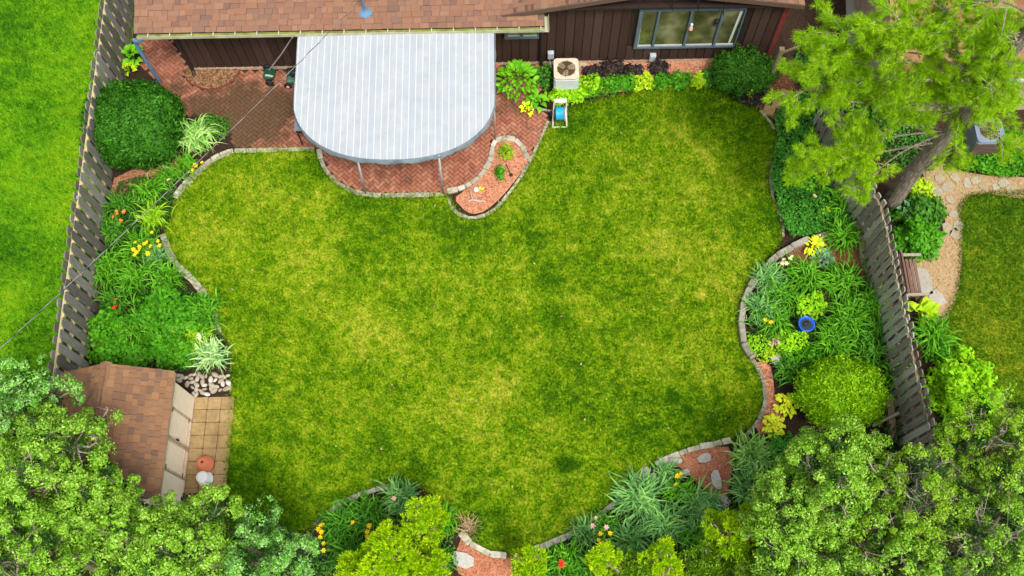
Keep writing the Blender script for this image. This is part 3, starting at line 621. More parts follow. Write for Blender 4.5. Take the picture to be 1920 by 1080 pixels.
# timbers
def timber(a, b, label, wd=0.16, ht=0.16):
    A, B = G(*a), G(*b); c = (A+B)/2; dv = B-A
    me = unit_box('timber_shape', 0.04)
    o = meshobj('landscape_timber', me, M['tie'], None, Matrix.LocRotScale(c+Vector((0, 0, ht/2)), Euler((0, 0, math.atan2(dv.y, dv.x)-math.pi/2)), Vector((wd, dv.length, ht))))
    o['label'] = label; o['category'] = 'timber'; o['group'] = 'timbers round the raised bed'
timber((1520, 452), (1604, 424), 'weathered timber across the top of the raised bed', 0.14)
timber((1606, 424), (1618, 498), 'weathered timber by the fence beside the upper lily clump')
timber((1622, 500), (1640, 556), 'weathered timber by the fence opposite the garden bench', 0.18)
timber((1664, 745), (1672, 830), 'dark weathered timber below the globe shrub by the fence')
stake = MB().bar(G(1635, 800)+Vector((0, 0, .04)), G(1676, 780)+Vector((0, 0, .35)), 0.06, 0.05); stake.build('wooden_stake', M['rail_grey'], None, label='pale wooden stake leaning on the dark timber below the globe shrub', cat='stake', loc=G(1635, 800))

# ================================================================== HOUSE
WY = 15.63
house = thing('house', 'dark brown board sided house with reddish shingle roof at the top', 'house', (-1, WY, 0))
def hb_(mb, name, mat, parent=None, smooth=False): return mb.build(name, mat, parent or house, smooth)
def rake_z(x): return 2.51+0.2105*(x-0.47) if x < 3.6 else 2.91-0.1717*(x-5.1)
wall = MB().box(-9.07, 6.99, WY, 24, 0.0, 2.3)
wall.add([(0.8, WY+.001, 2.29), (6.99, WY+.001, 2.29), (6.99, WY+.001, rake_z(7)), (3.6, WY+.001, rake_z(3.6)), (0.8, WY+.001, rake_z(.8)), (0.8, 24, 2.29), (6.99, 24, 2.29), (6.99, 24, rake_z(7)), (3.6, 24, rake_z(3.6)), (0.8, 24, rake_z(.8))],
         [(0, 1, 2, 3, 4), (9, 8, 7, 6, 5), (1, 6, 7, 2), (2, 7, 8, 3), (3, 8, 9, 4), (4, 9, 5, 0)])
wallo = hb_(wall, 'wall', M['dark_brown'])
fd = MB().box(-9.09, 7.01, WY-0.035, WY, 0, 0.13); hb_(fd, 'foundation', M['foundation'])
WINS = [(3.22, 5.98, 0.73, 2.36), (-0.29, 0.64, 1.27, 1.95)]
x = -9.1; PITCH = 0.243
while x < 7.0:
    x1 = min(x+PITCH-0.02, 7.02); zt = 2.29 if x < 0.74 else min(rake_z(x), rake_z(x1))-0.02
    spans = [(0.10, zt)]
    for a, b, c0, c1 in WINS:
        if x1 > a and x < b: spans = [(0.10, c0), (c1, zt)]
    for z0, z1 in spans:
        if z1-z0 > 0.03: hb_(MB().box(x, x1, WY-0.03, WY-0.004, z0, z1), 'siding_board', M['siding'])
    x += PITCH
hb_(MB().box(6.97, 7.10, WY-0.055, WY+0.08, 0.05, 2.5), 'corner_board', M['red_trim'])
# windows
def window(x0, x1, z0, z1, splits, fr=0.07, sash=0.025):
    root = hb_(MB().box(x0, x1, WY-0.02, WY-0.012, z0, z1), 'window', M['dark_brown'])
    y0, y1 = WY-0.10, WY-0.02
    for a in ((x0, x1, y0, y1, z0-0.02, z0+fr), (x0, x1, y0, y1, z1-fr, z1)):
        MB().box(*a, bev=0.008).build('frame', M['frame'], root)
    xs = [x0]+splits+[x1]
    for i, xx in enumerate(xs):
        MB().box(xx-(0 if i == 0 else fr/2), xx+(0 if i == len(xs)-1 else fr/2)+(fr if i == 0 else 0)-(fr if i == len(xs)-1 else 0)*0, y0-0.004, y1, z0+fr+.001, z1-fr-.001, bev=0.008).build('mullion', M['frame'], root)
    for a, b in zip(xs, xs[1:]):
        a2, b2 = a+fr*0.7, b-fr*0.7
        MB().box(a2, b2, WY-0.05, WY-0.03, z0+fr, z1-fr).build('pane', M['glass'], root)
        MB().box(a2, b2, WY-0.066, WY-0.052, z0+fr+.002, z0+fr+sash*1.8).build('sash', M['frame_pale'], root)
    return root
wn = window(3.22, 5.98, 0.73, 2.36, [3.74, 4.59, 5.40])
MB().bar((5.93-.12, WY-0.055, 0.86), (5.93-.06, WY-0.055, 2.2), 0.06, 0.006).build('curtain', M['frame_pale'], wn)
MB().bar((3.33, WY-0.055, 0.86), (3.31, WY-0.055, 2.2), 0.035, 0.006).build('curtain', M['frame_pale'], wn)
window(-0.29, 0.64, 1.27, 1.95, [0.17], 0.06)
# main roof
PT = 0.30; EY, EZ, EX0, EX1 = 15.13, 2.36, -9.75, 0.76
ez = lambda y: EZ+PT*(y-EY)
roof = hb_(MB().add([(EX0, EY, EZ-.05), (EX1, EY, EZ-.05), (EX1, 15.5, ez(15.5)-.05), (EX1+3, 20.0, ez(20)-.05), (EX0, 20.0, ez(20)-.05), (EX0, EY, EZ-.02), (EX1, EY, EZ-.02), (EX1, 15.5, ez(15.5)-.02), (EX1+3, 20.0, ez(20)-.02), (EX0, 20.0, ez(20)-.02)],
               [(0, 1, 2, 3, 4), (9, 8, 7, 6, 5), (0, 5, 6, 1), (1, 6, 7, 2), (2, 7, 8, 3), (3, 8, 9, 4), (4, 9, 5, 0)]), 'roof', M['trim'])
hb_(MB().box(EX0+.01, EX1-.01, EY+0.01, WY-.03, EZ-.19, EZ-.055), 'soffit', M['dark_brown'])
hb_(MB().add([(EX0+.02, 20, ez(20)-.06), (EX0+.02, EY+.02, EZ-.06), (EX0+.02, EY+.02, EZ-.2), (EX0+.02, 20, ez(20)-.25), (EX0-.03, 20, ez(20)-.06), (EX0-.03, EY+.02, EZ-.06), (EX0-.03, EY+.02, EZ-.2), (EX0-.03, 20, ez(20)-.25)],
               [(0, 1, 2, 3), (7, 6, 5, 4), (0, 4, 5, 1), (1, 5, 6, 2), (2, 6, 7, 3), (3, 7, 4, 0)]), 'rake_board', M['trim'])
def shingles(O, u, v, W, Ln, expo, tab, keep=lambda p: True):
    u = Vector(u).normalized(); v = Vector(v).normalized(); n = u.cross(v); out = []; O = Vector(O)
    r = 0
    while r*expo < Ln:
        s = -random.random()*tab; lift = 0
        while s < W:
            wd = tab*random.choice((0.6, 0.8, 1.0, 1.0, 1.25)); a, b = max(s, 0), min(s+wd, W)
            if b-a > 0.03:
                c = O+u*((a+b)/2)+v*(r*expo+expo*0.55)+n*(0.008+random.choice((0, 0, 0.010, 0.018)))
                if keep(c):
                    vt = (v*1.0-n*0.05).normalized(); nn = u.cross(vt)
                    out.append(frame_mx(c, u, vt, nn, (b-a-0.006, expo*1.12, 0.018)))
            s += wd
        r += 1
    return out
us = unit_box('shingle_shape', 0.0)
vm = Vector((0, 1, PT)).normalized(); vg = 0.2105
# valley line between main roof and gable roof: gable top plane z = rake_z(x)+.16
gtop = lambda x: (2.51+0.2105*(x-0.47) if x < 3.6 else 2.91-0.1717*(x-5.1))+0.16
mx = shingles((EX0-.03, EY-.03, EZ-.005), (1, 0, 0), vm, 12.0, 4.8, 0.15, 0.25, lambda p: (p.x < EX1-.12 or p.y > 15.35) and (p.y < 15.40 or gtop(p.x) < p.z+.06) and p.x < 3)
RK = 15.36
aL = math.hypot(1, 0.2105); 
mxg = shingles((-0.35, RK+0.0, gtop(-0.35)+.004), (0, 1, 0), (1/aL, 0, 0.2105/aL), 4.4, 4.05, 0.15, 0.25, lambda p: p.z > ez(p.y)+.01)
mxg = [m_ for m_ in mxg]
mxr = shingles((7.35, RK+4.4, gtop(7.35)+.004), (0, -1, 0), (-1, 0, 0.1717), 4.4, 3.8, 0.15, 0.25)
# the left gable slope: u x v must point up
def flip_up(q):
    n = q.to_3x3().col[2]
    return q if n.z > 0 else q @ Matrix.Rotation(math.pi, 4, 'Y')
allm = [flip_up(q) for q in mx+mxg+mxr]
piece_set(allm, us, 'shingle', roof, M['shingle'], 300, 'shingle_field')
# gable roof deck and rake boards
def slab(x0, x1, zf, y0, y1, t0, t1, name, mat, parent):
    MB().add([(x0, y0, zf(x0)+t0), (x1, y0, zf(x1)+t0), (x1, y1, zf(x1)+t0), (x0, y1, zf(x0)+t0), (x0, y0, zf(x0)+t1), (x1, y0, zf(x1)+t1), (x1, y1, zf(x1)+t1), (x0, y1, zf(x0)+t1)],
             [(3, 2, 1, 0), (4, 5, 6, 7), (0, 1, 5, 4), (1, 2, 6, 5), (2, 3, 7, 6), (3, 0, 4, 7)]).build(name, mat, parent)
slab(-0.30, 3.6, lambda x: gtop(x), RK+.03, 20, -0.06, -0.012, 'gable_deck', M['trim'], roof)
slab(3.6, 7.35, lambda x: gtop(x), RK+.03, 20, -0.06, -0.012, 'gable_deck', M['trim'], roof)
slab(-0.32, 3.598, lambda x: gtop(x), RK-.02, RK+.028, -0.15, -0.002, 'rake_board', M['trim'], house)
slab(3.602, 7.36, lambda x: gtop(x), RK-.02, RK+.028, -0.15, -0.002, 'rake_board', M['trim'], house)
slab(0.80, 7.30, lambda x: gtop(x), RK+.03, WY-.035, -0.13, -0.07, 'soffit', M['dark_brown'], house)
# gutter, straps, end return, downspouts
g0 = -9.72
gut = MB().box(g0, EX1, EY-.135, EY-.125, EZ-.11, EZ-.005).box(g0, EX1, EY-.125, EY-.03, EZ-.11, EZ-.10); gt = hb_(gut, 'gutter', M['gutter'])
MB().box(g0+.01, EX1-.01, EY-.124, EY-.032, EZ-.095, EZ-.035).build('gutter_litter', M['gutter_in'], gt)
MB().box(EX1+.002, EX1+.11, EY-.135, EY+.35, EZ-.11, EZ-.09).box(EX1+.10, EX1+.112, EY-.135, EY+.35, EZ-.09, EZ-.005).build('gutter_return', M['gutter'], gt)
xx = g0+.3
while xx < EX1:
    MB().box(xx-.012, xx+.012, EY-.14, EY-.0, EZ-.003, EZ+.008).build('gutter_strap', M['strap'], gt); xx += 0.56
hb_(MB().tube([(-9.04, EY-.08, EZ-.1), (-9.04, EY-.02, EZ-.2), (-9.06, WY-.10, EZ-.45), (-9.06, WY-.10, 0.15), (-9.02, WY-.22, 0.06)], 0.055, 8), 'downspout', M['dark_brown'])
hb_(MB().tube([(0.70, EY-.08, EZ-.1), (0.70, EY, EZ-.2), (0.72, WY-.10, EZ-.45), (0.72, WY-.10, 0.1)], 0.055, 8), 'downspout', M['dark_brown'])
hb_(MB().tube(smooth_path([(EX0+.1, EY-.08, EZ-.09), (EX0+.08, EY-.1, EZ-.2), (EX0-.06, EY-.02, EZ-.34), (EX0-.2, EY+.05, EZ-.5), (EX0-.2, EY+.05, .1)], 3), .05, 8), 'downspout', M['mast'])
# mast for the service cable
ms = GY(683, 16, 15.55)
mast = hb_(MB().lathe((-3.84, 15.58, ez(15.58)), [(0.22, -0.02), (0.20, 0.01), (0.07, 0.05), (0.055, 0.09)], 12).box(-3.98, -3.68, 15.42, 15.74, ez(15.58)-.02, ez(15.58)+.012), 'mast_flashing', M['mast'], None)
hb_(MB().tube([(-3.84, 15.58, ez(15.58)), (-3.84, 15.58, ez(15.58)+.55)], 0.035, 8), 'mast', M['mast'])
hb_(MB().lathe((-3.84, 15.58, ez(15.58)+.55), [(0.04, 0), (.07, .02), (.07, .09), (.03, .14)], 10), 'weatherhead', M['strap'])
# boxes on the wall
for bx, bz in ((0.97, 0.52), (3.80, 0.33)):
    b_ = hb_(MB().box(bx-.085, bx+.085, WY-.15, WY-.032, bz-.13, bz+.13, bev=0.012), 'utility_box', M['box_grey'])
    MB().tube([(bx-.02, WY-.09, bz-.13), (bx-.02, WY-.09, 0.2), (bx+.03, WY-.2, 0.02)], 0.018, 6).build('conduit', M['box_grey'], b_)
    MB().box(bx-.07, bx+.07, WY-.157, WY-.151, bz-.02, bz+.11).build('cover', M['strap'], b_)
MB().box(1.78, 2.0, WY-.22, WY-.04, 0.0, 0.06).build('window_well', M['foundation'], house)
for i, (hx) in enumerate((3.98, 4.66, 5.32)):
    zt = rake_z(hx); hb_(MB().tube([(hx, RK+.06, zt), (hx, RK+.05, zt-.18), (hx+.01, RK+.01, zt-.42), (hx+.03, RK-.02, zt-.52)], 0.013, 5), 'hanging_hook', M['black'])
oc = GY(1296, 50, WY-.14)
orn = thing('window_ornament', 'small white and pink ornament hanging in front of the big window', 'ornament', oc)
MB().lathe(oc+Vector((0, 0, .05)), [(0.0, 0), (.035, .02), (.04, .05), (.02, .09)], 10).build('ornament_top', M['white'], orn)
MB().lathe(oc+Vector((0, 0, -.10)), [(0.06, 0), (.05, .06), (.03, .12), (.01, .15)], 10).build('ornament_body', M['fl_pink'], orn)
MB().tube([oc+Vector((0, 0, .14)), oc+Vector((0, 0, .8)), (oc.x, RK+.1, rake_z(oc.x))], 0.004, 4).build('ornament_string', M['cable'], orn)
oc = GY(1343, 42, WY-.14)
orn = thing('bird_feeder', 'small dark feeder hanging in front of the right window panes', 'bird feeder', oc)
MB().lathe(oc, [(0.06, -.1), (.06, -.06), (.04, -.05), (.04, .06), (.065, .07), (.02, .13)], 10).build('feeder_body', M['black'], orn)
MB().tube([oc+Vector((0, 0, .12)), oc+Vector((0, 0, .7)), (oc.x, RK+.1, rake_z(oc.x))], 0.006, 4).build('feeder_wire', M['black'], orn)
# gate post at the house corner
p = G(1437, 162); gp = thing('gate_post', 'tall weathered square post beside the dark round shrub', 'post', p)
MB().box(p.x-.055, p.x+.055, p.y-.055, p.y+.055, 0, 1.68).build('post_shaft', M['tie'], gp)
MB().box(p.x-.065, p.x+.065, p.y-.065, p.y+.065, 1.682, 1.72).build('post_cap', M['tie'], gp)
MB().bar(p+Vector((0.06, 0, 1.55)), p+Vector((0.8, 0.35, 1.5)), 0.035, 0.08).build('gate_rail', M['tie'], gp)

# ================================================================== AWNING
aw = thing('patio_awning', 'large pale grey striped awning with rounded front over the brick patio', 'awning', (-3.06, 13.3, 0))
AX0, AX1, AYB, AYC, ADEP = -5.59, -0.54, 15.02, 13.15, 1.66
acx, ahw = (AX0+AX1)/2, (AX1-AX0)/2
def az(x, y): return 1.98+0.27*(y-11.5)/(AYB-11.5)+0.03*math.cos((x-acx)/ahw*math.pi/2)
NA, NBk = 60, 26; V = []; Fc = []
for i in range(NA+1):
    s = -1+2*i/NA; s = math.sin(s*math.pi/2)              # denser at the sides
    x = acx+ahw*s; yf = AYC-ADEP*math.sqrt(max(0, 1-abs(s)**2.3))
    for j in range(NBk+1):
        t = j/NBk; y = AYB+(yf-AYB)*t
        sag = 0.012*math.sin(t*math.pi*3)*math.cos(s*6)
        V.append((x, y, az(x, y)+sag))
for i in range(NA):
    for j in range(NBk):
        a = i*(NBk+1)+j; Fc.append((a, a+1, a+NBk+2, a+NBk+1))
meshobj('canopy', npmesh('canopy', V, Fc, M['awning'], True), None, aw)
q = np.c_[AX0+.1+RNG.random(90)*(AX1-AX0-.2), 12.2+RNG.random(90)*2.7]; zz = np.array([az(a, b) for a, b in q])+.02
leafobj('leaf_litter', leaves(np.c_[q, zz], np.tile([0, 0, 1.0], (90, 1)), np.full(90, .035), .2, .5), M['dry'], aw)['kind'] = 'stuff'
# valance: scalloped strip round the free edge
edge = [Vector(V[j]) for j in range(0, NBk+1, 2)]+[Vector(V[i*(NBk+1)+NBk]) for i in range(1, NA)]+[Vector(V[NA*(NBk+1)+j]) for j in range(NBk, -1, -2)]
edge = smooth_path(edge, 3); Vv = []; Fv = []; acc = 0
for i, p in enumerate(edge):
    if i: acc += (p-edge[i-1]).length
    dv = (edge[min(i+1, len(edge)-1)]-edge[max(0, i-1)]); nrm = Vector((dv.y, -dv.x, 0)).normalized()
    if nrm.dot(p-Vector((acx, 14, p.z))) < 0: nrm = -nrm
    sc = 0.035*abs(math.sin(acc/0.2*math.pi))
    Vv += [p+nrm*0.012+Vector((0, 0, 0.006)), p+nrm*0.035+Vector((0, 0, -.07)), p+nrm*(0.03+0.012*math.sin(acc*9))+Vector((0, 0, -.15-sc))]
for i in range(len(edge)-1):
    a = 3*i; Fv += [(a, a+1, a+4, a+3), (a+1, a+2, a+5, a+4)]
meshobj('valance', npmesh('valance', [tuple(v) for v in Vv], Fv, M['valance'], True), None, aw)
for (bx, by), (tx, ty) in (((-4.04, 11.60), (-3.95, 11.62)), ((-1.98, 11.56), (-1.93, 11.62)), ((-0.58, 13.19), (-0.57, 13.2)), ((-5.55, 13.2), (-5.56, 13.2))):
    po = MB().tube([(bx, by, 0), (tx, ty, az(tx, ty)-.03)], 0.028, 10).build('post', M['post'], aw, True)
    MB().lathe((bx, by, 0.0), [(0.06, 0), (0.06, .02), (.03, .03)], 10).build('foot_plate', M['post'], po)
rim = [p+Vector((0, 0, -.03)) for p in edge]
MB().tube([Vector((acx+(p.x-acx)*.985, p.y+.03, p.z)) for p in rim], 0.02, 6).build('frame_tube', M['post'], aw, True)
for fx in (-4.6, -3.06, -1.5):
    yf = AYC-ADEP*math.sqrt(1-abs((fx-acx)/ahw)**2.3)
    MB().tube([(fx, AYB, az(fx, AYB)-.035), (fx, yf+.04, az(fx, yf)-.035)], 0.018, 6).build('rafter_tube', M['post'], aw, True)
MB().box(AX0, AX1, AYB-.02, AYB+.03, az(acx, AYB)-.06, az(acx, AYB)-.02).build('wall_bar', M['post'], aw)

# ================================================================== FENCES
def fence(name, label, pts, ht, pitch, bw, mat, rmat, inner, rail_h=(0.35, 1.0, 1.56), post_every=2.4):
    "shadow-box fence: boards alternate on both faces of the rails; inner = +1 when the yard lies towards +x"
    root = thing(name, label, 'fence', Vector((*pts[0], 0)))
    path = [Vector((*p, 0)) for p in pts]
    ubx = unit_box('board_shape', 0.0); ubx2 = ubx
    bmx = []
    for a, b in zip(path, path[1:]):
        dv = b-a; ln = dv.length; u = dv.normalized(); n = Vector((u.y, -u.x, 0))
        if n.x*inner < 0: n = -n
        k = int(ln/pitch); rz = math.atan2(u.y, u.x)
        for i in range(k):
            for side in (1, -1):
                s = (i+(0.25 if side == 1 else 0.75))*ln/k
                h = ht*random.uniform(0.965, 1.02); w2 = bw*random.uniform(0.95, 1.03)
                c = a+u*s+n*(side*0.062); mxb = Matrix.Translation(c+Vector((0, 0, h/2+.03))) @ Euler((random.gauss(0, .012), random.gauss(0, .016), rz+random.gauss(0, .02))).to_matrix().to_4x4() @ Matrix.Diagonal((w2, 0.022, h, 1))
                bmx.append(mxb)
        for rh in rail_h:
            z = rh
            MB().obox(a+u*(ln/2)+Vector((0, 0, z)), (ln, 0.045+0.035, 0.085), Matrix.Rotation(rz, 3, 'Z')).build('rail', rmat, root)
        q = 0.6
        while q < ln:
            c = a+u*q; MB().obox(c+Vector((0, 0, ht/2-.03)), (0.088, 0.07, ht-.1), Matrix.Rotation(rz, 3, 'Z')).build('post', mat, root); q += post_every
    # boards keep their own object coordinates so that the grain runs along each
    for mxb in bmx:
        s = mxb.to_scale(); me = board_mesh(round(s.x, 3), round(s.z, 2), mat)
        o = link(bpy.data.objects.new('board', me)); o.matrix_basis = Matrix.Translation(mxb.translation) @ mxb.to_3x3().normalized().to_4x4(); o.parent = root; o.matrix_parent_inverse = world_of(root).inverted()
    return root
_bm = {}
def board_mesh(w_, h_, mat):
    w_ = round(w_*100)/100; h_ = round(h_*50)/50
    k = (w_, h_, mat.name)
    if k not in _bm:
        c = w_*0.22; x, z = w_/2, h_/2
        prof = [(-x, -z), (x, -z), (x, z-c), (x-c, z), (-x+c, z), (-x, z-c)]        # dog-eared top
        vs = [(a, -0.011, b) for a, b in prof]+[(a, 0.011, b) for a, b in prof]
        me = bpy.data.meshes.new('board_shape'); me.from_pydata(vs, [], [tuple(range(6)), tuple(range(11, 5, -1))]+[(i, i+6, (i+1) % 6+6, (i+1) % 6) for i in range(6)]); me.update(); me.materials.append(mat); _bm[k] = me
    return _bm[k]
fence('board_fence', 'weathered grey board fence with pale rail tops beside the bright lawn', [(-11.15, 18.2), (-10.90, 11.4), (-10.62, 3.2)], 1.70, 0.31, 0.225, M['fence'], M['rail'], 1, (0.35, 1.0, 1.51))
fence('board_fence', 'weathered brown slatted board fence running between the raised bed and the bench', [(8.10, 13.5), (8.34, 11.5), (8.86, 10.2), (9.09, 3.2)], 1.70, 0.225, 0.150, M['fence_r'], M['tie'], -1, (0.35, 0.95, 1.51))

# ================================================================== SHED
SY0, SY1, SXR, SXW, SXL = 3.35, 6.22, -7.86, -7.98, -10.42
shed = thing('garden_shed', 'small garden shed with cream doors and brown shingle gable roof', 'shed', (-9.1, 4.8, 0))
RX, RZ, EZr, EZl = -9.17, 2.45, 1.82, 1.78
MB().box(-10.30, SXW, SY0+.12, SY1-.12, 0, 1.72).build('wall', M['shed_wall'], shed)
for yy in (SY0+.12, SY1-.12):
    MB().add([(-10.30, yy-.01, 1.72), (SXW, yy-.01, 1.72), (RX, yy-.01, RZ-.08), (-10.30, yy+.01, 1.72), (SXW, yy+.01, 1.72), (RX, yy+.01, RZ-.08)], [(0, 1, 2), (5, 4, 3), (0, 3, 4, 1), (1, 4, 5, 2), (2, 5, 3, 0)]).build('gable', M['shed_wall'], shed)
def plane_slab(a, b, c, d_, th, name, mat, parent):
    n = (Vector(b)-Vector(a)).cross(Vector(d_)-Vector(a)).normalized()*th
    if n.z < 0: n = -n
    top = [Vector(v) for v in (a, b, c, d_)]; MB().add(top+[v-n for v in top], [(0, 1, 2, 3), (7, 6, 5, 4), (0, 4, 5, 1), (1, 5, 6, 2), (2, 6, 7, 3), (3, 7, 4, 0)]).build(name, mat, parent)
sroof = MB().box(RX-.03, RX+.03, SY0+.02, SY1-.02, RZ-.12, RZ-.03).build('roof', M['shed_trim'], shed)
plane_slab((SXR, SY0, EZr), (SXR, SY1, EZr), (RX, SY1, RZ), (RX, SY0, RZ), 0.03, 'roof_deck', M['shed_trim'], sroof)
plane_slab((SXL, SY0, EZl), (SXL, SY1, EZl), (RX, SY1, RZ), (RX, SY0, RZ), 0.03, 'roof_deck', M['shed_trim'], sroof)
lr = math.hypot(SXR-RX, RZ-EZr); ll = math.hypot(SXL-RX, RZ-EZl)
m1 = shingles((SXR+.015, SY0-.01, EZr+.004), (0, 1, 0), (RX-SXR, 0, RZ-EZr), SY1-SY0+.02, lr-.05, 0.135, 0.18)
m2 = shingles((SXL-.015, SY1+.01, EZl+.004), (0, -1, 0), (RX-SXL, 0, RZ-EZl), SY1-SY0+.02, ll-.05, 0.135, 0.18)
piece_set([flip_up(q) for q in m1+m2], us.copy(), 'shingle', sroof, M['shingle_dark'], 300, 'shingle_field')
yy = SY0
while yy < SY1-.05:
    for s_ in (1,):
        me = MB(); w2 = .13
        zc = RZ+.028
        me.add([(RX-w2, yy, zc-.06), (RX, yy, zc+.012), (RX+w2, yy, zc-.055), (RX-w2, yy+.17, zc-.072), (RX, yy+.17, zc), (RX+w2, yy+.17, zc-.067),
                (RX-w2, yy, zc-.075), (RX, yy, zc-.003), (RX+w2, yy, zc-.07), (RX-w2, yy+.17, zc-.087), (RX, yy+.17, zc-.015), (RX+w2, yy+.17, zc-.082)],
               [(0, 1, 4, 3), (1, 2, 5, 4), (6, 9, 10, 7), (7, 10, 11, 8), (0, 6, 7, 1), (1, 7, 8, 2), (3, 4, 10, 9), (4, 5, 11, 10), (0, 3, 9, 6), (2, 8, 11, 5)])
        me.build('ridge_cap', M['shingle_dark'], sroof)
    yy += 0.145
MB().box(SXW-.01, SXR+.012, SY0+.01, SY1-.01, 1.70, 1.765).build('eave_board', M['shed_trim'], shed)
# front: fixed panels and two doors
def door_part(y0, y1, name, door):
    b_ = MB().box(SXW+.002, SXW+.028, y0, y1, 0.06, 1.69, bev=0.004).build(name, M['shed_wall'], shed)
    if door:
        for a in ((y0+.001, y0+.05, .062, 1.688), (y1-.05, y1-.001, .062, 1.688), (y0+.052, y1-.052, 1.62, 1.688), (y0+.052, y1-.052, .062, .13), (y0+.052, y1-.052, .30, .325)):
            MB().box(SXW+.029, SXW+.042, *a).build('door_trim', M['shed_trim_pale'], b_)
        MB().box(SXW+.0285, SXW+.034, y0-.012, y0-.0005, .06, 1.69).build('door_gap', M['shed_trim'], b_)
    return b_
[MB().box(SXW+.043, SXW+.052, yy_, yy_+.10, zz_, zz_+.03).build('hinge', M['black'], shed) for yy_ in (4.09, 5.39) for zz_ in (.3, 1.4)]
door_part(5.52, 6.08, 'panel', False); d1 = door_part(4.80, 5.50, 'door', True); d2 = door_part(4.08, 4.78, 'door', True); door_part(3.48, 4.06, 'panel', False)
MB().box(SXW+.043, SXW+.075, 4.83, 4.86, .85, 1.0).build('handle', M['black'], d1)
MB().box(SXW+.001, SXW+.03, 3.47, 6.09, 0.0, .055).build('sill_board', M['shed_trim'], shed)

pad = sheet('shed_paving', [(-7.96, 3.35), (-6.93, 3.35), (-6.98, 6.12), (-7.96, 6.12)], 0.012, M['joint'])
up = unit_box('paver_shape', 0.04); up.materials.append(M['paver'])
for r_ in range(9):
    for c_ in range(3):
        mxx = Matrix.LocRotScale(Vector((-7.95+.165+c_*.325, 6.10-.16-r_*.315, 0.028+random.gauss(0, .003))), Euler((0, 0, random.gauss(0, .015))), Vector((.315, .303, .045)))
        o = link(bpy.data.objects.new('paver', up)); o.matrix_basis = mxx; o.parent = pad
# pebbles above the pad
peb = thing('pebble_patch', 'patch of rounded river pebbles between shed paving and striped iris', 'pebbles', G(385, 720))
pp = [tuple(G(x, y)[:2]) for x, y in [(322, 700), (350, 702), (430, 700), (436, 736), (365, 742), (345, 722)]]
q = scatter(pp, 130)
keep = []
for c in q:
    if all((c[0]-k[0])**2+(c[1]-k[1])**2 > 0.0075 for k in keep): keep.append(c)
inv = world_of(peb).inverted(); pebm = [rock_copy(M['pebble']) for _ in range(6)]
for c in keep:
    s = random.uniform(0.09, 0.17); o = link(bpy.data.objects.new('pebble', random.choice(pebm))); o.parent = peb; o.matrix_parent_inverse = inv
    o.matrix_basis = Matrix.LocRotScale(Vector((c[0], c[1], s*.22)), Euler((random.random()*.4, 0, random.random()*6)), Vector((s*1.15, s*.85, s*.6)))
# pots
p = G(388, 872); pot = thing('terracotta_pot', 'upturned terracotta pot on the shed paving', 'flower pot', p)
MB().lathe(p+Vector((0, 0, .05)), [(.20, 0), (.20, .09), (.185, .09), (.125, .33), (.03, .332), (.028, .31)], 28).build('pot_body', M['terracotta'], pot, True)
MB().lathe(p+Vector((0, 0, .375)), [(.026, 0), (.026, .009), (.02, .009)], 12).build('drain_hole', M['black'], pot)
p = G(387, 899); pot = thing('white_bucket', 'white round bucket standing upturned beside the terracotta pot', 'bucket', p)
MB().lathe(p+Vector((0, 0, .05)), [(.17, 0), (.17, .03), (.155, .04), (.14, .28), (.12, .30), (.05, .31)], 24).build('bucket_body', M['white'], pot, True)
MB().lathe(p+Vector((0, 0, .051)), [(.178, .0), (.182, .02), (.178, .035)], 24).build('bucket_rim', M['white'], pot, True)

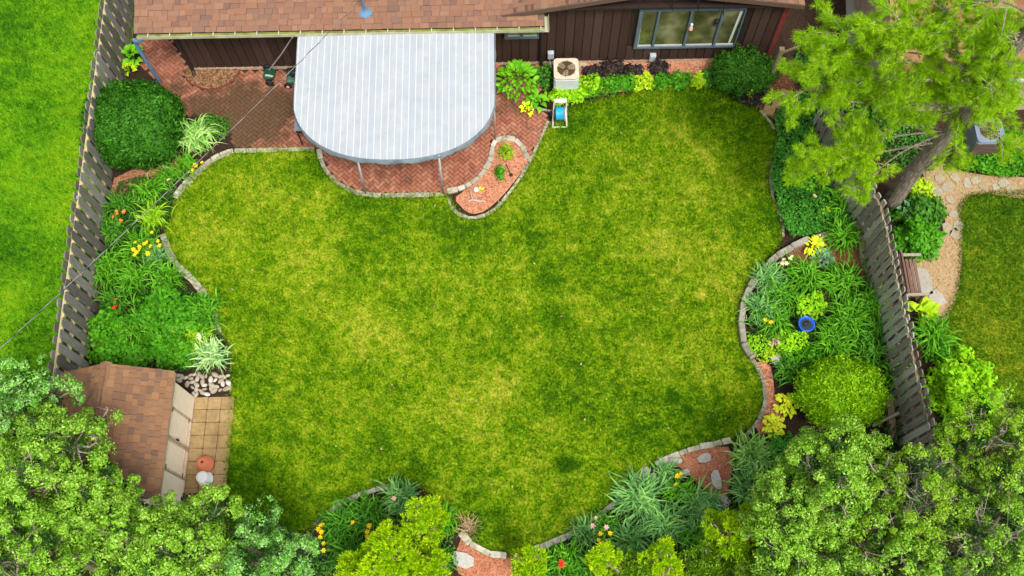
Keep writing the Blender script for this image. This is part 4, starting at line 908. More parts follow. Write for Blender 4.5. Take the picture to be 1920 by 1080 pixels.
# ================================================================== AIR CONDITIONERS
def ac(x0, x1, y0, y1, h, label, slats=False, enamel='ac', topm='ac_top'):
    cx, cy = (x0+x1)/2, (y0+y1)/2; root = thing('air_conditioner', label, 'air conditioner', (cx, cy, 0))
    body = MB().box(x0, x1, y0, y1, 0.04, h-.03, bev=0.05).build('cabinet', M[enamel], root)
    w_, d_ = x1-x0, y1-y0; r_ = min(w_, d_)*0.37
    # top plate with a round hole
    n = 40; vs = []; fs = []
    for k in range(n):
        a = 2*math.pi*k/n; ca_, sa_ = math.cos(a), math.sin(a); s = 1/max(abs(ca_), abs(sa_)); s = min(s, 1.30)
        vs += [(cx+ca_*r_, cy+sa_*r_, h), (cx+ca_*s*w_/2, cy+sa_*s*d_/2, h), (cx+ca_*s*w_/2, cy+sa_*s*d_/2, h-.05), (cx+ca_*r_, cy+sa_*r_, h-.10)]
    for k in range(n):
        a, b = 4*k, 4*((k+1) % n); fs += [(a, a+1, b+1, b), (a+1, a+2, b+2, b+1), (a, b, b+3, a+3)]
    MB().add(vs, fs).build('top_plate', M[topm], root)
    MB().lathe((cx, cy, h-.029), [(r_+.01, 0), (r_+.01, .012), (r_*.3, .012)], 32).build('fan_well', M['ac_dark'], root)
    MB().lathe((cx, cy, h-.014), [(.05, 0), (.05, .03), (.03, .04)], 12).build('fan_hub', M['ac_dark'], root)
    for k in range(3):
        a = 2*math.pi*k/3+.5; rot = Matrix.Rotation(a, 3, 'Z') @ Matrix.Rotation(R(6), 3, 'X')
        bl = [(0.05, -.05, 0), (r_*.9, -.13, 0), (r_*.96, .05, 0), (0.06, .05, 0)]
        MB().add([rot @ Vector(v)+Vector((cx, cy, h-.002)) for v in bl]+[rot @ Vector(v)+Vector((cx, cy, h-.007)) for v in bl], [(0, 1, 2, 3), (7, 6, 5, 4), (0, 4, 5, 1), (1, 5, 6, 2), (2, 6, 7, 3), (3, 7, 4, 0)]).build('fan_blade', M['ac_fan'], root)
    for k in range(1, 5):
        rr = r_*k/4.2; MB().tube([(cx+rr*math.cos(2*math.pi*j/24), cy+rr*math.sin(2*math.pi*j/24), h+.022) for j in range(25)], 0.0035, 4, False).build('guard_ring', M['ac_dark'], root)
    for k in range(6):
        a = k*math.pi/3+.4; MB().tube([(cx, cy, h+.026), (cx+(r_+.03)*math.cos(a), cy+(r_+.03)*math.sin(a), h+.008)], 0.005, 4).build('guard_bar', M['ac_dark'], root)
    if slats:
        for k in range(9):
            z = 0.1+k*(h-.22)/8; MB().box(x0-.012, x1+.012, y0-.02, y0-.001, z, z+.035).build('louvre', M['ac_dark'], root)
    else:
        for k in range(5):
            z = 0.1+k*.1; MB().box(x0-.006, x0-.001, y0+.08, y1-.08, z, z+.02).build('louvre', M['ac_dark'], root)
    return root
ac(1.03, 1.71, 14.58, 15.25, 0.76, 'white air conditioner with rusty top and round fan against the wall')

# ================================================================== HOSE REEL, MOWERS, GRILL, SMALL ITEMS
p = G(1049, 232); hr = thing('hose_reel', 'pale hose reel cart wound with blue hose beside the lawn edge', 'hose reel', p)
for sx in (-.19, .19):
    MB().tube([p+Vector((sx, -.12, 0.02)), p+Vector((sx, -.10, .06)), p+Vector((sx*.92, .12, .42)), p+Vector((sx*.85, .2, .85))], 0.02, 6).build('side_rail', M['reel'], hr)
    MB().lathe(p+Vector((sx*.72, .1, .36)), [(.03, -.012), (.2, -.012), (.2, .012), (.03, .012)], 24, Matrix.Rotation(math.pi/2, 3, 'Y')).build('drum_flange', M['reel'] if sx > 0 else M['black'], hr)
    MB().lathe(p+Vector((sx*1.18, .24, .1)), [(.02, -.02), (.1, -.02), (.1, .02), (.02, .02)], 16, Matrix.Rotation(math.pi/2, 3, 'Y')).build('wheel', M['black'], hr)
MB().tube([p+Vector((-.19, -.12, .02)), p+Vector((.19, -.12, .02))], 0.02, 6).build('base_bar', M['reel'], hr)
MB().box(p.x-.17, p.x+.17, p.y+.14, p.y+.26, .78, .86, bev=.02).build('handle', M['reel'], hr)
for k in range(3):
    rr = .10+.035*k; cc = p+Vector((0, .1, .36)); pts = []
    for j in range(9*16):
        a = 2*math.pi*j/16; pts.append(cc+Vector((-.11+.22*j/(9*16), rr*math.cos(a), rr*math.sin(a))))
    MB().tube(pts, 0.016, 5).build('hose_coil', M['hose'], hr, True)
hp = smooth_path(GP([(1036, 226), (1022, 236), (1005, 246), (990, 238), (990, 222), (996, 212)], 0.055), 6)
MB().tube(hp, 0.013, 6).build('garden_hose', M['hose_grey'], None, True, 'thin dark hose looped on the bricks beside the hose reel', 'hose', loc=hp[0])
def mower(label, c, rz, body, engine):
    root = thing('lawn_mower', label, 'lawn mower', c); Rz = Matrix.Rotation(rz, 3, 'Z'); W = lambda v: Rz @ Vector(v)+c
    dk = MB().obox(W((0, 0, .2)), (.46, .42, .16), Rz, 0.05).build('deck', body, root)
    for sx in (-.2, .2):
        for sy in (-.25, .25):
            wh = MB().lathe(W((sx, sy, .11)), [(.02, -.03), (.095, -.03), (.11, -.02), (.11, .02), (.095, .03), (.02, .03)], 18, Rz @ Matrix.Rotation(math.pi/2, 3, 'X')).build('wheel', M['black'], root, True)
            MB().lathe(W((sx, sy+(.032 if sy > 0 else -.032), .11)), [(.045, -.004), (.045, .004), (.01, .008)], 12, Rz @ Matrix.Rotation(math.pi/2, 3, 'X')).build('hub', M['white'] if engine else M['black'], wh)
    if engine:
        en = MB().obox(W((0, 0, .36)), (.22, .2, .16), Rz, .04).lathe(W((0, 0, .44)), [(.11, 0), (.11, .05), (.06, .08)], 16).build('engine', M['black'], root)
        MB().tube([W((.1, .05, .4)), W((.18, .1, .42)), W((.2, 0, .38))], .018, 6).build('pull_cord', M['black'], root)
    for sy in (-.17, .17):
        MB().tube([W((-.2, sy, .24)), W((-.35, sy, .45)), W((-.62, sy*.9, .98))], .014, 6).build('handle_bar', M['post'], root)
    MB().tube([W((-.62, -.17, .98)), W((-.64, 0, 1.0)), W((-.62, .17, .98))], .018, 6).build('grip', M['black'], root)
    return root
# reel mower leaning its long handle towards the awning
c = G(508, 146); rm = thing('reel_mower', 'small dark green push mower with long bare handle by the wall', 'lawn mower', c)
MB().obox(c+Vector((0, 0, .18)), (.30, .34, .17), Matrix.Rotation(R(-12), 3, 'Z'), .05).build('housing', M['mower'], rm)
for sy in (-.26, .26):
    wh = MB().lathe(c+Vector((sy*-.22-.04, sy, .12)), [(.02, -.04), (.10, -.04), (.12, -.025), (.12, .025), (.10, .04), (.02, .04)], 18, Matrix.Rotation(R(-12), 3, 'Z') @ Matrix.Rotation(math.pi/2, 3, 'X')).build('wheel', M['black'], rm, True)
    MB().lathe(c+Vector((sy*-.22-.04, sy*1.17, .12)), [(.04, -.004), (.04, .004), (.01, .006)], 12, Matrix.Rotation(R(-12), 3, 'Z') @ Matrix.Rotation(math.pi/2, 3, 'X')).build('hub', M['mower'], wh)
MB().obox(c+Vector((0.03, -.12, .275)), (.22, .05, .02), Matrix.Rotation(R(-12), 3, 'Z')).build('blade_bar', M['strap'], rm)
tip = GY(548, 70, 15.25)
MB().tube([c+Vector((0, .08, .25)), c.lerp(tip, .55)+Vector((0, 0, .1)), tip], .016, 6).build('handle', M['post'], rm)
MB().tube([tip, tip+(tip-c).normalized()*.1], .026, 8).build('grip', M['white'], rm)
mower('grey green rotary mower half under the awning edge', Vector((-6.13, 15.2, 0)), R(178), M['mower_grey'], True)
c = Vector((-5.62, 13.42, 0)); gr = thing('barbecue_grill', 'dark barbecue grill with grey side shelf under the left awning edge', 'grill', c)
MB().box(c.x-.22, c.x+.5, c.y-.0, c.y+.5, .15, .82, bev=.02).build('cabinet', M['black'], gr)
MB().box(c.x-.2, c.x+.48, c.y+.12, c.y+.52, .825, 1.05, bev=.08).build('lid', M['grill'], gr)
MB().box(c.x-.26, c.x+.4, c.y-.34, c.y-.02, .80, .835, bev=.01).build('side_shelf', M['grill'], gr)
MB().box(c.x-.2, c.x+.35, c.y-.36, c.y-.342, .74, .79).build('control_panel', M['black'], gr)
for lx, ly in ((-.2, -.3), (.3, -.3), (-.2, .45), (.45, .45)):
    MB().tube([c+Vector((lx, ly, 0)), c+Vector((lx, ly, .8))], .018, 6).build('leg', M['black'], gr)
# teardrop bed: driftwood, ball, stake light
p = G(885, 376); dw = MB().tube(smooth_path([p+Vector((-.1, -.05, .05)), p+Vector((.02, 0, .06)), p+Vector((.18, -.05, .06)), p+Vector((.35, -.06, .09))], 3), [.02]*4+[.028]*3+[.018]*2+[.008], 6)
dw.tube([p+Vector((.02, 0, .06)), p+Vector((-.02, .14, .12)), p+Vector((-.03, .26, .2))], [.025, .018, .008], 6)
dw.build('driftwood', M['rail_grey'].copy() if False else M['white_rock'], None, True, 'bleached forked driftwood on the red chips of the teardrop bed', 'driftwood', loc=p)
p = G(893, 358); MB().lathe(p, [(.02, 0), (.06, .02), (.075, .07), (.06, .12), (.02, .14)], 16).build('white_ball', M['white'], None, True, 'small white stone ball on the red chips near the driftwood', 'ball', loc=p)
p = G(950, 322); st = thing('garden_stake', 'dark thin metal garden stake leaning beside the small green plant', 'stake', p)
MB().tube([p+Vector((.12, -.12, .03)), p+Vector((.02, .02, .25)), p+Vector((-.02, .06, .32))], .012, 6).build('rod', M['black'], st)
MB().lathe(p+Vector((.12, -.12, .02)), [(.05, 0), (.05, .02), (.02, .05)], 10).build('lamp_head', M['black'], st)

# bird bath
p = G(1500, 622); bb = thing('bird_bath', 'bright blue glazed bird bath among the lilies', 'bird bath', p)
MB().lathe(p, [(.13, 0), (.14, .03), (.06, .08), (.05, .42), (.09, .48)], 20).build('pedestal', M['blue'], bb, True)
n = 28; MB().lathe(p, [(.06, .48), (.15, .50), (.195, .57), (.20, .60), (.175, .60), (.165, .57), (.10, .535), (.02, .53)], n).build('bowl', M['blue'], bb, True)
MB().lathe(p, [(.15, .553), (.15, .557), (.02, .557)], 20).build('water', M['bath_water'], bb)
me = rock_copy(M['black']); meshobj('stone', me, None, bb, Matrix.LocRotScale(p+Vector((0, .02, .57)), Euler((0, 0, .6)), Vector((.17, .10, .08))))
# bench
bo = Vector((9.72, 8.78, 0)); bn = thing('garden_bench', 'brown slatted wooden bench behind the fence on the flagstones', 'bench', bo)
BLn = 1.02
for k in range(5):
    x_ = bo.x-.17+k*.095; MB().box(x_-.035, x_+.035, bo.y-BLn/2, bo.y+BLn/2, .40, .425).build('seat_slat', M['bench'], bn)
MB().box(bo.x-.235, bo.x-.195, bo.y-BLn/2, bo.y+BLn/2, .47, .53).build('back_rail', M['bench'], bn)
MB().box(bo.x-.30, bo.x-.255, bo.y-BLn/2, bo.y+BLn/2, .83, .90).build('back_rail', M['bench'], bn)
for k in range(14):
    y_ = bo.y-BLn/2+.06+k*(BLn-.12)/13; MB().bar((bo.x-.217, y_, .53), (bo.x-.275, y_, .83), .035, .02, (0, 1, 0)).build('back_slat', M['bench'], bn)
for sy in (-1, 1):
    y_ = bo.y+sy*(BLn/2+.02)
    MB().box(bo.x+.21, bo.x+.26, y_-.025, y_+.025, 0, .62).build('leg', M['bench'], bn)
    MB().bar((bo.x-.20, y_, 0), (bo.x-.29, y_, .9), .05, .05, (0, 1, 0)).build('leg', M['bench'], bn)
    MB().box(bo.x-.25, bo.x+.30, y_-.035, y_+.035, .622, .65).build('armrest', M['rail_grey'], bn)
ac(11.95, 12.68, 12.35, 13.05, 0.85, 'grey air conditioner with louvres half hidden below the pine', True, 'grill', 'grill')

# stepping slabs and loose stones
def slabs(items, name, mat, cat, ht=0.05, z=0.0):
    for (x, y, w_, d_, rz, label) in items:
        n = 7; pts = []
        for k in range(n):
            a = 2*math.pi*k/n; f = 1/max(abs(math.cos(a)), abs(math.sin(a)))**0.75; pts.append((math.cos(a)*w_/2*f*random.uniform(.86, 1.02), math.sin(a)*d_/2*f*random.uniform(.86, 1.02)))
        b_ = MB().prism(pts, 0, ht); p = G(x, y)+Vector((0, 0, z))
        me = bpy.data.meshes.new(name); me.from_pydata(b_.v, [], b_.f); me.update()
        o = meshobj(name, me, mat, None, Matrix.LocRotScale(p, Euler((0, 0, rz)), Vector((1, 1, 1)))); o['label'] = label; o['category'] = cat
def rocks(items, name, mat, cat):
    for (x, y, s, label) in items:
        p = G(x, y); o = meshobj(name, rock_copy(mat), None, None, Matrix.LocRotScale(p+Vector((0, 0, s*.25)), Euler((0, 0, random.random()*6)), Vector((s*1.1, s*.9, s*.7)))); o['label'] = label; o['category'] = cat
us2 = unit_box('slab_shape', 0.03)
for x, y, rz, lb in ((1472, 178, .45, 'square tan stepping slab nearest the gate post'), (1457, 194, .4, 'square tan stepping slab second from the gate post'), (1442, 207, .35, 'square tan stepping slab next to the lawn edge')):
    o = meshobj('stepping_slab', us2.copy(), M['paver'], None, Matrix.LocRotScale(G(x, y, .04), Euler((0, 0, -rz)), Vector((.30, .30, .05)))); o['label'] = lb; o['category'] = 'slab'; o['group'] = 'stepping slabs at the house corner'
slabs([(1320, 860, .36, .24, .3, 'pale flat stone in the upper part of the red mulch corner'), (1342, 900, .24, .5, .1, 'tall pale flat stone on the red mulch beside the right irises'), (1355, 942, .34, .34, .9, 'grey flat stone at the lower tip of the red mulch'),
       (1328, 1035, .36, .4, .3, 'pale stone slab among the golden sprays near the bottom'), (1340, 1072, .36, .3, .6, 'pale stone slab at the bottom edge of the picture'), (868, 1050, .34, .55, 1.2, 'grey upright slab below the wispy pale plant')], 'flat_stone', M['white_rock'], 'stone', 0.06, 0.02)
rocks([(1243, 872, .2, 'rounded white rock at the left of the trio by the mulch corner'), (1257, 866, .22, 'rounded white rock in the middle of the trio by the mulch corner'), (1270, 864, .2, 'rounded white rock at the right of the trio by the mulch corner'),
       (1285, 886, .2, 'grey rock at the edge of the red mulch below the white trio'), (1455, 676, .3, 'dark grey rock at the lower end of the raised bed'), (310, 311, .16, 'pale rock on dark mulch below the clipped yew'), (1225, 895, .22, 'pale round stone behind the flat edging slabs')],
      'garden_rock', M['white_rock'], 'rock')
fl = [(1812, 345), (1842, 350), (1866, 352), (1893, 356), (1775, 352), (1780, 375), (1786, 402), (1795, 425), (1775, 430), (1790, 440), (1760, 335), (1757, 360), (1790, 335), (1828, 340), (1880, 345)]
FLW = ['second flagstone from the pine in the upper arm of the path', 'middle flagstone in the upper arm of the path', 'fourth flagstone along the upper arm of the path', 'flagstone nearest the right picture edge in the path', 'flagstone at the upper bend of the path', 'flagstone beside the dark shrub at the path bend', 'larger flagstone on the inner bend of the path', 'flagstone touching the right lawn below the bend', 'small flagstone beside the bright broadleaf shrub', 'lowest flagstone of the bend cluster', 'flagstone nearest the pine trunk', 'flagstone just below the yellow green plant by the pine', 'flagstone at the top edge of the path below the ground cover', 'flagstone at the corner of the right lawn', 'flagstone on the lawn side of the upper arm']
for i, (x, y) in enumerate(fl):
    slabs([(x, y, random.uniform(.22, .36), random.uniform(.2, .34), random.random()*3, 'tan '+FLW[i])], 'flagstone', M['flag'], 'flagstone', 0.03, 0.022)
    bpy.context.scene.collection.objects[-1]['group'] = 'flagstones of the curved garden path'
slabs([(1728, 530, .55, .8, .1, 'large grey flagstone directly in front of the bench'), (1755, 560, .4, .5, .5, 'pale flagstone at the lower right of the bench')], 'flagstone', M['concrete'], 'flagstone', 0.03, 0.024)

# service cable
cb0 = Vector((-3.84, 15.55, ez(15.58)+.5)); cb1 = G(-160, 800, 5.2)
pts = []
for k in range(25):
    t_ = k/24; q = cb0.lerp(cb1, t_); q.z -= 0.35*4*t_*(1-t_)*0.5; pts.append(q)
cab = MB().tube(pts, 0.007, 6).build('service_cable', M['cable'], None, True, 'overhead service cable running from the roof mast across the left fence', 'cable', loc=cb0)
tw = []
for k in range(25*10):
    t_ = k/249; q = cb0.lerp(cb1, t_); q.z -= 0.35*4*t_*(1-t_)*0.5; a = k*0.55
    tw.append(q+Vector((.012*math.cos(a), .012*math.sin(a)*.5, .012*math.sin(a))))
MB().tube(tw, 0.007, 4).build('twisted_wire', M['cable_dark'], cab, True)

# neighbour's house with orange shingles
nb = thing('neighbour_house', 'neighbouring house with orange brown shingle roof behind the pine', 'house', (14, 17.5, 0))
MB().box(9.75, 22, 13.85, 24, 0, 2.35).build('wall', M['foundation'], nb)
NP = 0.33; nr = MB().add([(9.3, 13.3, 2.45), (23, 13.3, 2.45), (23, 20, 2.45+6.7*NP), (9.3, 20, 2.45+6.7*NP), (9.3, 13.3, 2.41), (23, 13.3, 2.41), (23, 20, 2.41+6.7*NP), (9.3, 20, 2.41+6.7*NP)], [(0, 1, 2, 3), (7, 6, 5, 4), (0, 4, 5, 1), (1, 5, 6, 2), (2, 6, 7, 3), (3, 7, 4, 0)]).build('roof', M['trim'], nb)
mn = shingles((9.28, 13.27, 2.462), (1, 0, 0), (0, 1, NP), 9, 5.0, 0.15, 0.26)
piece_set(mn, us.copy(), 'shingle', nr, M['shingle_orange'], 300, 'shingle_field')
MB().box(9.3, 23, 13.15, 13.26, 2.36, 2.45).build('gutter', M['strap'], nb)

# ================================================================== PLANTS
def star_mesh(mat, r=0.07):
    b_ = MB()
    for k in range(6):
        a = k*math.pi/3; ca_, sa_ = math.cos(a), math.sin(a); s = r*(0.95 if k % 2 else 1.05); wd = r*.30
        b_.add([(0, 0, 0), (ca_*s*.55-sa_*wd, sa_*s*.55+ca_*wd, r*.35), (ca_*s, sa_*s, r*.28), (ca_*s*.55+sa_*wd, sa_*s*.55-ca_*wd, r*.35)], [(0, 3, 2, 1)])
    me = bpy.data.meshes.new('flower_shape'); me.from_pydata(b_.v, [], b_.f); me.update(); me.materials.append(mat); return me
FLOWER = {k: star_mesh(M[k]) for k in ('fl_yellow', 'fl_orange', 'fl_red', 'fl_pink', 'fl_cream')}
def flowers(root, items, kind, z, scale=1.0):
    inv = world_of(root).inverted(); stems = MB(); b0 = root.location
    for (x, y) in items:
        zz = z*random.uniform(.92, 1.1); p = G(x, y, zz); o = link(bpy.data.objects.new('flower', FLOWER[kind]))
        s = scale*random.uniform(.75, 1.1)
        o.matrix_basis = Matrix.LocRotScale(p, Euler((random.gauss(0, .35), random.gauss(0, .35), random.random()*6)), Vector((s, s, s))); o.parent = root; o.matrix_parent_inverse = inv
        MB().tube([(b0.x+(p.x-b0.x)*.5, b0.y+(p.y-b0.y)*.5, b0.z), (b0.x+(p.x-b0.x)*.8, b0.y+(p.y-b0.y)*.8, zz*.6), tuple(p)], .006, 4).build('flower_stem', M['lily'], root)
def blades(c, r, h, n, wd, droop=1.0, spread=0.25, sweep=0.0):
    az_ = RNG.random(n)*2*np.pi; rr = r*(0.35+0.75*RNG.random(n)); hh = h*(0.55+0.6*RNG.random(n)); K = 6
    b = np.c_[RNG.normal(0, spread*r, n), RNG.normal(0, spread*r, n)]
    t = np.linspace(0, 1, K)[None, :]
    hor = rr[:, None]*(t if droop > .5 else t**1.4)
    z = hh[:, None]*((3.0*t-2.55*t*t) if droop > .5 else (1.25*t-.35*t*t))
    if 0.3 < droop < 0.9: z = hh[:, None]*(2.2*t-1.45*t*t)
    bend = RNG.normal(0, .35, n)[:, None]*t+sweep
    ang = az_[:, None]+bend
    X = c.x+b[:, :1]+np.cos(ang)*hor; Y = c.y+b[:, 1:]+np.sin(ang)*hor; Z = c.z+z
    P = np.stack([X, Y, Z], 2); w_ = (wd*(0.7+.6*RNG.random(n)))[:, None]*np.clip(1.15*(1-t**2.2), 0.04, 1)*(0.75+.25*np.minimum(1, t*4))
    roll = RNG.normal(0, .5, n)[:, None]
    side = np.stack([-np.sin(ang)*np.cos(roll), np.cos(ang)*np.cos(roll), np.sin(roll)+0*ang], 2)*w_[:, :, None]/2
    V = np.stack([P-side, P+side], 2).reshape(-1, 3); idx = np.arange(n*K*2).reshape(n, K, 2)
    Fq = np.stack([idx[:, :-1, 0], idx[:, :-1, 1], idx[:, 1:, 1], idx[:, 1:, 0]], 2).reshape(-1, 4)
    return V, Fq
def clump(label, x, y, r, h, n, mat, wd=0.024, droop=1.0, fl=None, name='daylily', cat='daylily', group='daylily clumps', fz=None):
    p = G(x, y); root = thing(name, label, cat, p, group)
    V, Fq = blades(p, r, h, int(n*1.25), wd*1.5, droop); meshobj('foliage', npmesh('foliage', V, Fq, M[mat], True), None, root)
    for k, it in (fl or []): flowers(root, it, k, fz or h*1.05)
    return root
def leaf_shape(mat, wid=0.62):
    nu, nv = 3, 6; vs = []; fs = []
    for j in range(nv):
        t = j/(nv-1); ww = wid*math.sin(math.pi*min(1, t**0.75*0.98+.02))*0.5+(.015)
        for i in range(nu):
            s = i-1; vs.append((t, s*ww, 0.16*math.sin(t*2.6)-0.22*t*t+abs(s)*ww*.32+.02*math.sin(t*12+s)))
    for j in range(nv-1):
        for i in range(nu-1): a = j*nu+i; fs.append((a, a+nu, a+nu+1, a+1))
    me = bpy.data.meshes.new('leaf_shape'); me.from_pydata(vs, [], fs); me.update(); me.polygons.foreach_set('use_smooth', [True]*len(fs)); me.materials.append(M[mat]); return me
_ls = {}
def hosta(label, x, y, r, h, n, mat, leaf=0.2, wid=0.7, name='hosta', cat='hosta', group='broad leaved plants', upright=0.0):
    p = G(x, y); root = thing(name, label, cat, p, group); inv = world_of(root).inverted()
    k = (mat, wid)
    if k not in _ls: _ls[k] = leaf_shape(mat, wid)
    for i in range(n):
        f = ((i+.5)/n)**0.6; a = i*2.39996+random.gauss(0, .3)
        d_ = f*r*.75; z = h*(1-.55*f*f)*random.uniform(.75, 1.0)
        pitch = -(R(55)*(1-f)+R(5))-upright*R(30)+R(random.gauss(0, 10)); l = leaf*random.uniform(.75, 1.2)*(0.75+.35*f)
        mxx = Matrix.Translation(p+Vector((math.cos(a)*(d_-l*.35), math.sin(a)*(d_-l*.35), z))) @ Matrix.Rotation(a+random.gauss(0, .25), 4, 'Z') @ Matrix.Rotation(pitch, 4, 'Y') @ Matrix.Rotation(random.gauss(0, .2), 4, 'X') @ Matrix.Diagonal((l, l, l, 1))
        o = link(bpy.data.objects.new('leaf', _ls[k])); o.matrix_basis = mxx; o.parent = root; o.matrix_parent_inverse = inv
    st = MB()
    for i in range(5):
        a = i*1.3; st.tube([p+Vector((0, 0, 0)), p+Vector((math.cos(a)*r*.2, math.sin(a)*r*.2, h*.75))], .012, 4)
    o = st.build('stem', M[mat], root); o['kind'] = 'stuff'
    return root
def mound(label, x, y, rx, ry, h, n, leaf, mat, name='perennial', cat='plant', group=None, zc=0.0, aspect=.7):
    p = G(x, y); root = thing(name, label, cat, p, group)
    D = sphere_dirs(n, 0.0); rad = 0.55+0.45*RNG.random(n)**0.6
    lump = 1+0.16*np.sin(D[:, 0]*7+x)+0.14*np.sin(D[:, 1]*8+y)+.1*np.sin(D[:, 2]*9)+.13*np.sin(D[:, 0]*17+D[:, 2]*9)*np.sin(D[:, 1]*19)
    C = np.c_[p.x+D[:, 0]*rx*rad*lump, p.y+D[:, 1]*ry*rad*lump, zc+0.03+D[:, 2]*h*rad*lump]
    leafobj('foliage', leaves(C, D*np.array([.5, .5, 1.0])+np.array([0, 0, .5]), np.full(n, leaf), .45, aspect), M[mat], root)
    st = MB()
    for i in range(6):
        a = i*1.05; st.tube([p, p+Vector((math.cos(a)*rx*.4, math.sin(a)*ry*.4, zc+h*.6))], .008, 4)
    o = st.build('stem', M['twig'], root); o['kind'] = 'stuff'
    return root
def shrub(label, x, y, zc, rx, ry, rz, n, leaf, mat, power=2.6, name='clipped_shrub', cat='shrub', rough=0.035, group=None, jit=.55, aspect=.5):
    "dense clipped shrub: solid leafy core under a skin of small leaves"
    c = G(x, y, zc); root = thing(name, label, cat, Vector((c.x, c.y, 0)), group)
    def surf(D):
        q = np.abs(D/np.array([rx, ry, rz]))**power; s = q.sum(1)**(-1/power)
        lump = 1+rough*.8*np.sin(D[:, 0]*31+D[:, 2]*27)*np.sin(D[:, 1]*29+2)+rough*np.sin(D[:, 0]*11+x)+rough*np.sin(D[:, 1]*12+y)+rough*np.sin(D[:, 2]*10+1)+rough*.7*np.sin(D[:, 0]*23+D[:, 1]*19)
        return D*(s*lump)[:, None]
    bm = bmesh.new(); bmesh.ops.create_icosphere(bm, subdivisions=4, radius=1)
    D = np.array([v.co[:] for v in bm.verts]); S = surf(D)*.93; S[:, 2] = np.maximum(S[:, 2]+c.z, 0.02)
    for v, s in zip(bm.verts, S): v.co = (c.x+s[0], c.y+s[1], s[2])
    me = bpy.data.meshes.new('inner_foliage'); bm.to_mesh(me); bm.free(); meshobj('inner_foliage', me, M[mat], root)
    D = sphere_dirs(n, -.75); S = surf(D); rad = (0.91+0.14*RNG.random(n)**1.5)[:, None]; C = S*rad+np.array(c); C[:, 2] = np.maximum(C[:, 2], 0.04)
    o = leafobj('foliage', leaves(C, D, np.full(n, leaf), jit, aspect, .2), M[mat], root)
    k = 70; Ds = sphere_dirs(k, -.1); Ss = surf(Ds); CC = []; DD = []
    for q, dv in zip(Ss, Ds):
        l_ = RNG.uniform(.03, .13); u = np.array([0, 0, .5])+dv
        for _ in range(14): CC.append(np.array(c)+q+u*l_*RNG.random()*1.1+RNG.normal(0, .022, 3)); DD.append(dv)
    leafobj('stray_shoots', leaves(np.array(CC), np.array(DD), np.full(len(CC), leaf*.9), .9, aspect, .2), M[mat], root)['kind'] = 'stuff'
    MB().tube([(c.x, c.y, 0), (c.x, c.y, zc)], [.06, .04], 6).build('stem', M['twig'], root)
    return root

# ---- left border
hosta('bright green broad leaved hosta at the house corner by the fence', 252, 112, .42, .45, 46, 'hosta', .17, .75)
hosta('yellow green hosta tucked behind the big clipped yew', 243, 136, .3, .3, 22, 'hosta_lime', .13, .75)
shrub('huge dark green clipped yew beside the left fence', 250, 235, .72, 1.16, 1.12, .75, 17000, .095, 'yew', 3.2, rough=.03, jit=.8, aspect=.42)
mound('small bright green weed at the right foot of the yew', 338, 222, .12, .12, .2, 60, .09, 'hosta_lime')
clump('pale striped grass clump beside the left brick patio', 372, 266, .62, .5, 190, 'variegated', .026, 1.0, name='ornamental_grass', cat='grass clump', group=None)
mound('low dark green perennial behind the pale striped grass', 405, 242, .42, .36, .35, 700, .06, 'boxdark')
clump('small lily with yellow flowers below the striped grass', 352, 316, .42, .4, 90, 'lily', .022, 1.0, [('fl_yellow', [(362, 318), (355, 322), (366, 310), (379, 305)])])
clump('daylily with one pale peach flower next to the curved rubble edging', 318, 338, .42, .42, 90, 'lily', .022, 1.0, [('fl_pink', [(316, 338)])])
clump('green daylily clump below the dark mulch under the yew', 282, 368, .5, .45, 110, 'lily')
clump('yellow green leaning lily clump beside the rubble edging', 292, 412, .48, .4, 110, 'lily_lime')
clump('dark lily with several orange flowers by the left fence', 232, 392, .5, .5, 110, 'lily_dark', .024, 1.0, [('fl_orange', [(219, 396), (220, 402), (233, 397), (213, 407), (226, 414)])])
clump('dark green daylily below the orange flowers', 222, 440, .52, .5, 120, 'lily_dark')
clump('daylily covered with a cluster of yellow flowers', 268, 470, .55, .5, 130, 'lily', .024, 1.0, [('fl_yellow', [(254, 455), (250, 468), (256, 473), (262, 470), (271, 458), (275, 455), (252, 478), (285, 436), (300, 461), (297, 452), (283, 462), (277, 475), (262, 463)])])
clump('bluish lily clump beside the edging right of the yellow flowers', 298, 488, .42, .4, 100, 'iris', .02, .7)
clump('fountain shaped green lily halfway along the left fence', 212, 510, .58, .55, 140, 'lily')
clump('spreading green lily between fountain lily and leafy shrub', 262, 528, .6, .5, 140, 'lily')
clump('green lily beside the lawn edging above the leafy shrub', 318, 528, .5, .48, 120, 'lily')
clump('lily with two red orange flowers close to the left fence', 225, 568, .48, .45, 100, 'lily_dark', .022, 1.0, [('fl_orange', [(217, 562)]), ('fl_red', [(215, 577), (219, 575)])])
mound('large bright leafy shrub with a rounded top in the left border', 322, 606, .92, .82, .85, 3600, .105, 'shrub', 'leafy_shrub', 'shrub')
clump('green lily poking out over the lawn beside the leafy shrub', 388, 590, .5, .5, 110, 'lily')
mound('leafy shrub squeezed between fence and large rounded shrub', 215, 622, .5, .55, .7, 1500, .105, 'shrub', 'leafy_shrub', 'shrub')
mound('lower leafy shrub touching the shed roof', 235, 668, .75, .4, .6, 1700, .105, 'shrub', 'leafy_shrub', 'shrub')
mound('bushy green perennial just above the shed roof edge', 330, 662, .6, .4, .55, 1500, .105, 'shrub', 'leafy_shrub', 'shrub')
clump('dark arching lily between the leafy shrubs', 270, 625, .5, .7, 110, 'lily')
clump('lily with a pale flower beside the striped iris', 372, 640, .45, .5, 90, 'lily_lime', .022, 1.0, [('fl_cream', [(372, 630), (376, 633)])])
clump('silver striped iris clump at the lawn corner by the pebbles', 402, 672, .5, .5, 130, 'silver', .028, .7, name='iris', cat='iris', group='iris clumps')

